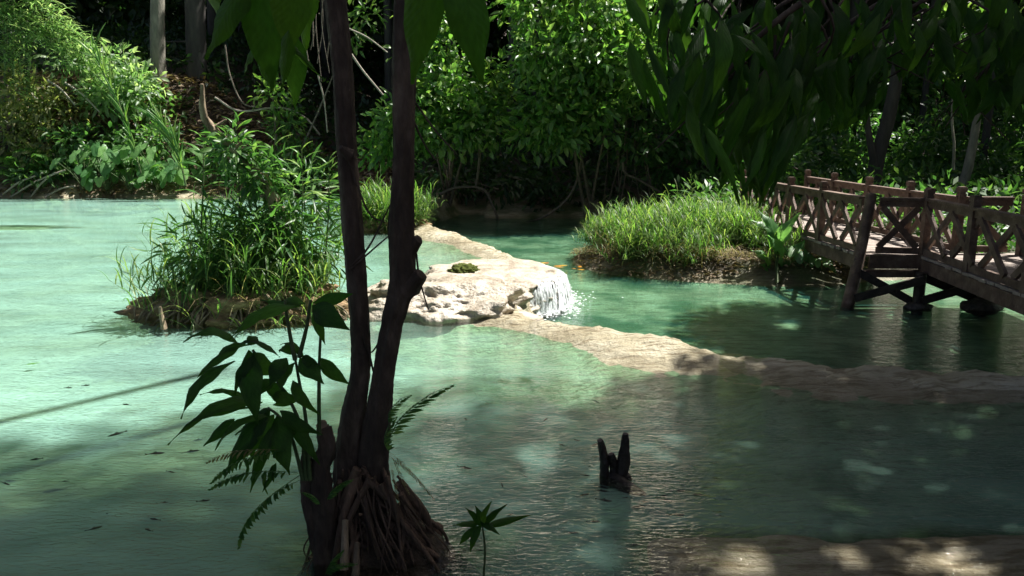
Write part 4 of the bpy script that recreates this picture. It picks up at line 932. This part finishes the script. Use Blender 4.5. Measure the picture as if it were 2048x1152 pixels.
def shrub(name, label, cat, base, blobs, L, W, mat, stems=3, simple=False, per=14, flat=.6, group=None, smat='twig'):
    b = Vector(base); b.z = height(b.x, b.y)-.03; th = thing(name, b, label, cat, group)
    g = Geo(); leaf_cloud(g, blobs, L, W, per, simple, flat=flat); g.build('crown', mat, th)
    for k in range(stems):
        c = Vector(blobs[k % len(blobs)][0]); m = b.lerp(c, .5)+Vector((rnd(-.4, .4), rnd(-.2, .2), .2))
        part('stem', th, smat, lambda q: tube(q, [b+Vector((rnd(-.15, .15), 0, 0)), m, c], [.05, .035, .015], 6, 14, .2, k))
    return th
bp_ = blob_px
# left bank shrubs
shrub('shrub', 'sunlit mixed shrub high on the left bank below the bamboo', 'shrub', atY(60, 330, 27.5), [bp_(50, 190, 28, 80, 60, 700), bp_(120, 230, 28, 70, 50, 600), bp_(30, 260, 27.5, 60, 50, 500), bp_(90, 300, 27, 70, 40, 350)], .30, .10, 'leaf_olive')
shrub('shrub', 'bright leafy shrub beside the pale-barked tree on the left bank', 'shrub', atY(250, 330, 28), [bp_(240, 140, 28.5, 50, 35, 420), bp_(210, 190, 28, 50, 40, 450), bp_(270, 180, 28, 50, 45, 450), bp_(150, 120, 28.5, 40, 25, 260)], .32, .13, 'leaf_sunlit')
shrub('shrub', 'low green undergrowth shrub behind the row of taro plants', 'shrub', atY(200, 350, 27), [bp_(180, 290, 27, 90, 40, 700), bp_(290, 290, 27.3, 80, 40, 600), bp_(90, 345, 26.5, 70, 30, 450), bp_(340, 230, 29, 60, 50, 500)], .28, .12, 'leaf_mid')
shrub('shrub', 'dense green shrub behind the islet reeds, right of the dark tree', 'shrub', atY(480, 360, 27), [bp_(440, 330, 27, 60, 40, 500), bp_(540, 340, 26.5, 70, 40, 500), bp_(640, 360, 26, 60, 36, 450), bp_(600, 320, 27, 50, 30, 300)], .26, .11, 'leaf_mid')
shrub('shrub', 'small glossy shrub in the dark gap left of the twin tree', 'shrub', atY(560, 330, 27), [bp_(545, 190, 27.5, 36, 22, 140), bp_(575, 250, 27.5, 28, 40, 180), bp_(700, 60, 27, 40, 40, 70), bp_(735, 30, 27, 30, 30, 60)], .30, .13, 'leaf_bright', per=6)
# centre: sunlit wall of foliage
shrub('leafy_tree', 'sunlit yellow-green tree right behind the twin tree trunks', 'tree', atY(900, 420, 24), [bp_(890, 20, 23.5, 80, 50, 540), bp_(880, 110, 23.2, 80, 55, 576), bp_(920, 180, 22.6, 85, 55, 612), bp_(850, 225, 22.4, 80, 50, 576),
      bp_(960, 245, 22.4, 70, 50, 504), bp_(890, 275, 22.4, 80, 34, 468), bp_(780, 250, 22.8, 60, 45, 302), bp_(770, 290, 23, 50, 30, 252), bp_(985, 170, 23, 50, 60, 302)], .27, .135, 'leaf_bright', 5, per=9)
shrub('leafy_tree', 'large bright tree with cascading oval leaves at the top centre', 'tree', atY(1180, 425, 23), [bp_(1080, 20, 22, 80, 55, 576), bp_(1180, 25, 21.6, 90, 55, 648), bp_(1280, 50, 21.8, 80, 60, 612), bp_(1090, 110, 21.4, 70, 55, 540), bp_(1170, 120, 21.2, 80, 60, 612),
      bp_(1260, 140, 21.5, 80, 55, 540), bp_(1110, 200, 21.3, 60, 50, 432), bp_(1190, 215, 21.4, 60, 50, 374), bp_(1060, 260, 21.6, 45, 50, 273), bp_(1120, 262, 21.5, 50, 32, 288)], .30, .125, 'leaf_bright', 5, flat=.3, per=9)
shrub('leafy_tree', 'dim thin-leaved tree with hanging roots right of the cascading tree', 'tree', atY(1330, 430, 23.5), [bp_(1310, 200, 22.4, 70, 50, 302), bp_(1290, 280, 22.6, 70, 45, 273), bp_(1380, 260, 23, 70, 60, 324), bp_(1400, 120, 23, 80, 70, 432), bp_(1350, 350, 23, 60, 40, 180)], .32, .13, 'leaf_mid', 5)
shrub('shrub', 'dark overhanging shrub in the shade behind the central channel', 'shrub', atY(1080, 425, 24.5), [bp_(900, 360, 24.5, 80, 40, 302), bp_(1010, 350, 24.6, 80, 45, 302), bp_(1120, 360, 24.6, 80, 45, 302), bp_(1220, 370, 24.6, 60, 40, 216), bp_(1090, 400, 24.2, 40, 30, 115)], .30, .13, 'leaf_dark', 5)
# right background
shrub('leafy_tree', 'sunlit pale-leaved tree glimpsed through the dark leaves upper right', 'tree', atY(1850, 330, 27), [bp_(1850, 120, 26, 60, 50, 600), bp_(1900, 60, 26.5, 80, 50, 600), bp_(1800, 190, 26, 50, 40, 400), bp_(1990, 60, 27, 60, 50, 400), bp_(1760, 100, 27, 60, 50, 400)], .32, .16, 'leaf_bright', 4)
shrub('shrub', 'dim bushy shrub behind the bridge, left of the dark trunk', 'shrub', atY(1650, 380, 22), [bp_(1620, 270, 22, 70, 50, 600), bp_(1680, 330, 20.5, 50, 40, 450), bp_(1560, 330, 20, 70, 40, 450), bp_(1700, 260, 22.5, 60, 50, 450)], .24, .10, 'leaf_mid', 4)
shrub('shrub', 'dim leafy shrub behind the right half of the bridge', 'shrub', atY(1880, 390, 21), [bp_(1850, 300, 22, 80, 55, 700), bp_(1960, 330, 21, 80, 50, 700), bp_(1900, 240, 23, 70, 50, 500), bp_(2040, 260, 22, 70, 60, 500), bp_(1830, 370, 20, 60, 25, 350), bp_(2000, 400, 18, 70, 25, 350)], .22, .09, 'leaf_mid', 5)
trunk_tree('dark_tree', 'dark double trunk standing right behind the bridge railing', [(1750, 400), (1752, 330), (1775, 240), (1800, 100), (1810, -200)], [17, 15, 14, 12, 10], 19.5, 'bark_grey', branches=[([(1752, 350), (1735, 250), (1728, 120)], 8)])
trunk_tree('pale_tree', 'slim pale trunk leaning right behind the bridge railing', [(1908, 420), (1920, 380), (1936, 335), (1955, 230), (1975, 80), (1990, -150)], [11, 10, 9, 7, 6, 5], 19, 'bark_pale')
trunk_tree('slim_tree', 'very thin crooked pale stem hanging behind the right bridge', [(1906, 340), (1908, 290), (1904, 240), (1907, 170)], [3, 2.5, 2.2, 2], 18.5, 'bark_pale')
# lianas and hanging roots
def vine(label, pts, Y, w_, mat='twig', name='liana', group='lianas hanging in the jungle shade'):
    g = Geo(); tube(g, [atY(x, y, Y) for x, y in pts], [w_*Y/F, w_*Y/F*.8], 6, 40, .15, int(pts[0][0]))
    tag(g.build(name, mat), label, 'liana', group)
vine('long liana hanging in a wide loop down to the dark channel', [(1158, 250), (1163, 320), (1140, 390), (1085, 435), (1015, 450), (970, 448)], 22.5, 3)
vine('liana stem dropping straight into the channel shade, left of the loop', [(962, 270), (958, 330), (952, 372)], 22.8, 3.5)
vine('curled pale liana among the hanging roots right of the loop', [(1245, 310), (1250, 345), (1275, 358), (1300, 372), (1322, 385)], 22.5, 3)
vine('forked dead branch reaching over the dark channel from its left bank', [(880, 388), (915, 375), (965, 378), (985, 410), (1000, 448)], 23, 3)
vine('thin liana sagging in the dark gap left of the twin tree', [(450, 90), (460, 150), (485, 205), (520, 215)], 27, 1.6)
vine('pale bare branch running sideways in the dark gap behind the islet', [(430, 195), (480, 222), (560, 215), (610, 235), (640, 270)], 27.5, 2.2, 'twig_pale')
vine('straight pale stick leaning between the two tree trunks', [(694, 95), (725, 140), (766, 190)], 25, 2.4, 'twig_pale')
vine('thin hanging stem just left of the twin tree', [(636, 150), (648, 200), (655, 265)], 26, 1.8, 'twig_pale')
vine('thin pale twig crossing between the two trunks near the top', [(693, 55), (735, 75), (775, 105)], 25, 1.6, 'twig_pale')
for k in range(22):
    x = 1215+k*8+rnd(-5, 5); vine('hanging root in the curtain of roots at the shaded bank', [(x, rnd(210, 260)), (x+rnd(-10, 10), 320), (x+rnd(-14, 14), rnd(370, 430))], 23+rnd(-.4, .6), rnd(.9, 2.2), 'twig', 'hanging_root', 'curtain of hanging roots')
for k in range(14):
    x = 600+k*6; vine('thin creeper in the curtain hanging beside the left trunk top', [(x, -20), (x+rnd(-6, 6), 50), (x+rnd(-10, 14), rnd(90, 170))], 25.5+rnd(-.4, .6), rnd(.8, 1.5), 'twig', 'hanging_creeper', 'curtain of thin creepers')
for k, (p0, p1) in enumerate((((20, 395), (130, 340)), ((60, 396), (110, 345)), ((5, 390), (70, 352)), ((90, 396), (150, 372)), ((130, 165), (200, 225)), ((95, 160), (150, 210)), ((80, 340), (120, 330)))):
    vine(('dry bare stick slanting at the waterline far left, the longest of the pile', 'dry stick crossing the longest one in the waterline pile far left', 'dry stick at the very left edge of the waterline pile', 'dry stick nearest the taro plants in the waterline pile', 'pale bare stick lying among the shrubs below the bamboo, the longer one', 'pale bare stick among the shrubs below the bamboo, the shorter one', 'short dry stick lying above the waterline pile on the left bank')[k], [p0, ((p0[0]+p1[0])/2, (p0[1]+p1[1])/2-6), p1], 25.6 if k < 4 else 27.2, 2, 'twig_pale', 'dry_stick', 'dry sticks on the left bank')

# ================================================================== JUNGLE BEHIND: undergrowth and tall trees
g = Geo(); n = 4200
X = rng.uniform(-26, 30, n); Y = rng.uniform(25.8, 58, n); k = (heights(X, Y) > .1) & ~((Y < 30) & (X < -3)); X, Y = X[k], Y[k]; Z = heights(X, Y)
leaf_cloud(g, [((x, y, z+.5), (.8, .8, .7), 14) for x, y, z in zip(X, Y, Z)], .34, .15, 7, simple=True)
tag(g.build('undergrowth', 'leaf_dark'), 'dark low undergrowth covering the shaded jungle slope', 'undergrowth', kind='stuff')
g = Geo(); n = 2600
X = rng.uniform(4.5, 24, n); Y = rng.uniform(13.6, 27, n); k = (sdf(X, Y, PEN) > .35) & ~((X < 7.2) & (Y < 18)); X, Y = X[k], Y[k]; Z = heights(X, Y)
leaf_cloud(g, [((x, y, z+.3), (.6, .6, .5), 14) for x, y, z in zip(X, Y, Z)], .22, .09, 7, simple=True)
tag(g.build('undergrowth', 'leaf_mid'), 'leafy undergrowth on the right bank behind the bridge', 'undergrowth', kind='stuff')
CROWNS = []
for i in range(3):
    g = Geo(); rr = np.random.default_rng(40+i)
    leaf_cloud(g, [((rr.normal()*1.4, rr.normal()*1.4, rr.normal()*.9), (1.6, 1.6, 1.1), 420) for _ in range(8)], .42, .19, 10, simple=True, r=rr); CROWNS.append(g.mesh('forest_crown', 'leaf_canopy'))
TRUNK = Geo(); tube(TRUNK, [(0, 0, -.5), (.1, .05, 5), (-.1, 0, 11)], [.2, .16, .1], 9, 16, .2, 3); TRUNK = TRUNK.mesh('forest_trunk', 'bark_grey')
def forest_tree(x, y, h, s):
    z = height(x, y); th = thing('forest_tree', (x, y, z), 'tall slender forest tree deep in the shaded jungle behind the pools', 'tree', 'tall trees of the shaded jungle')
    o = bpy.data.objects.new('trunk', TRUNK); put(o, th); o.scale = (s, s, h/11)
    c = bpy.data.objects.new('crown', random.choice(CROWNS)); put(c, th); c.location = (0, 0, h); c.scale = (s*1.15, s*1.15, s); c.rotation_euler = (0, 0, rnd(0, 6.28))
    return th
# where the jungle floor lies in shade in the photo, a crown stands up-sun of it
SH = SVEC/SVEC.z
for (gx, gy, h, s) in [(x+rnd(-1, 1), y+rnd(-1, 1), rnd(10, 13), rnd(1.0, 1.3)) for x in (-20, -15.5, -11, -6.5, -2.5) for y in (33.5, 39)] + \
    [(x+rnd(-.8, .8), y+rnd(-.8, .8), rnd(9.5, 12), rnd(.95, 1.2)) for x in (1.5, 5.5, 9.5, 13.5, 18) for y in (26.5, 31, 36)] + \
    [(x+rnd(-.6, .6), y+rnd(-.6, .6), rnd(8.5, 10.5), rnd(.6, .8)) for x in (7.5, 11.5, 15.5) for y in (18.5, 22.5)]:
    forest_tree(gx+SH.x*h, gy+SH.y*h, h, s)
for gx, gy in ((-1.2, 25.2), (2.0, 24.8), (4.8, 23.9), (-9.2, 31.0), (-6.6, 29.6), (-4.2, 28.4), (-2.4, 29.5), (-12, 32), (-5.5, 32), (1.5, 29)):
    forest_tree(gx+SH.x*12.5, gy+SH.y*12.5, 12.5, 1.05)
g = Geo()
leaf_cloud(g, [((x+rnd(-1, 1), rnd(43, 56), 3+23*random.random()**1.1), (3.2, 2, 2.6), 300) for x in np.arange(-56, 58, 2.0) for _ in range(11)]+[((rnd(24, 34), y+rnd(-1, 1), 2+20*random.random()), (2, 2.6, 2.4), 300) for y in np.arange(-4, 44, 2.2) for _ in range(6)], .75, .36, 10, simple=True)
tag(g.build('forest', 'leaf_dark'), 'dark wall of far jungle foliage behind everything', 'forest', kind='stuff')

# ================================================================== TREES OVER THE NEAR BANK (their crowns shade the near pool)
G_PX = [(-300, 900), (0, 868), (200, 842), (400, 800), (560, 765), (700, 735), (860, 745), (1000, 762), (1120, 752), (1250, 748), (1350, 735), (1480, 726), (1530, 690), (1500, 640), (1420, 600), (1400, 575)]
GP = [tuple(at(x, y, 0)[:2]) for x, y in G_PX]+[(3.6, 11.3), (4.9, 11.2), (5.3, 10.2), (7.2, 10.2), (11, 11.5), (11, -1), (-6, -1), (-6, 4)]
HOLES = [(at(1195, 1092, 0), .12), (at(1178, 736, 0), .22), (at(1480, 1120, 0), .2), (at(1690, 1112, 0), .16), (at(1900, 1125, 0), .24), (at(1340, 1130, 0), .12), (at(1800, 1095, 0), .1), (atY(542, 160, 2.1), .11), (atY(588, 175, 2.05), .15), (at(1320, 735, 0), .12),
         (atY(1352, 240, 2.9), .28), (atY(1345, 120, 3), .26), (atY(1450, 60, 2.9), .12), (atY(1480, 300, 2.7), .1), (atY(742, 960, 3.4), .07), (at(1990, 560, DZ), .3), (at(1700, 960, -.1), .1), (at(300, 1000, 0), .08), (at(1050, 900, 0), .1), (at(1580, 640, LOWZ), .25), (at(1880, 790, 0), .08)]
n = 21000
X = rng.uniform(-6, 11, n); Y = rng.uniform(-1, 11.6, n)
k = inside(X, Y, GP); ed = np.abs(seg_dist(X, Y, GP)); k &= (ed > .25*rng.random(n)); k &= vnoise(X*1.3+5, Y*1.3, 31) > .05
X, Y = X[k], Y[k]
# thin high foliage over the middle and left of the pool, thick foliage over its right side
thick = sstep(-.1, 2.0, X+.5*fbm(X*.8, Y*.8, 2, 5)); pr = (.19+.62*sstep(5.8, 2.8, Y))*(1-thick)+.85*thick; pr = np.where(Y < 2.4, .8, pr)
k = rng.random(len(X)) < pr; X, Y, thick = X[k], Y[k], thick[k]
H_ = rng.uniform(5.4, 9.0, len(X))+(rng.random(len(X)) > thick)*rng.uniform(7, 12, len(X))
C = np.stack([X+SH.x*H_, Y+SH.y*H_, H_], 1)
per = 9; m = len(C)*per; off = rdir(m)*rng.random((m, 1))**.5*.42; B = np.repeat(C, per, 0)+off
keep = np.ones(m, bool); sv = np.array(SVEC)
for p, r0 in HOLES:
    d = B-np.array(p); t = d@sv; dist = np.linalg.norm(d-np.outer(t, sv), axis=1); keep &= dist > r0
B = B[keep]; off = off[keep]; m = len(B)
D = nrm(off+rng.normal(size=(m, 3))*.3+np.array([0, 0, -.25])); N = nrm(np.array([0, 0, 1.])+rng.normal(size=(m, 3))*.4)
L_ = .26*(.7+.6*rng.random(m)); W_ = .105*(.7+.6*rng.random(m))
TREES = [((8.6, 4.2), 'large tree on the near bank right of the picture whose crown shades the pool'), ((-5.2, 1.2), 'tree on the near bank left of the camera with leaves over the pool')]
own = np.where(B[:, 0] < 3.5, 1, 0)
for ti, ((tx, ty), lab) in enumerate(TREES):
    z = height(tx, ty); th = thing('shade_tree', (tx, ty, z), lab, 'tree'); s_ = own == ti
    g = Geo(); leaves(g, B[s_], D[s_], N[s_], L_[s_], W_[s_], simple=True); g.build('crown', 'leaf_canopy', th)
    fork = Vector((tx, ty, 4.6)); part('trunk', th, 'bark_grey', lambda q: tube(q, [(tx, ty, z-.3), (tx+.1, ty, 2.4), fork], [.34, .27, .22], 12, 20, .2, ti))
    Cc = C[(C[:, 0] < 3.5) == (ti == 1)]
    for j in rng.choice(len(Cc), 9, replace=False):
        e = Vector(Cc[j]); part('limb', th, 'bark_grey', lambda q: tube(q, [fork, fork.lerp(e, .5)+Vector((0, 0, .6)), e], [.12, .07, .02], 7, 16, .2, int(j)))
    if ti == 1:   # bare limb whose shadow lies as a dark streak across the left pool
        a_, b_ = at(405, 737)+SH*7.2, at(80, 812)+SH*6.4
        part('limb', th, 'bark_grey', lambda q: tube(q, [fork, fork.lerp(a_, .5)+Vector((0, 0, 1.2)), a_, a_.lerp(b_, .5)+Vector((0, 0, .1)), b_], [.12, .08, .05, .045, .03], 8, 40, .15, 77))
g = Geo(); leaf_cloud(g, [((-1.0, 3.6, 5.2), (1.0, .9, .9), 500), ((-.2, 3.9, 5.8), (1.0, .9, .9), 500)], .28, .12, 9, simple=True); g.build('crown', 'leaf_canopy', tree)
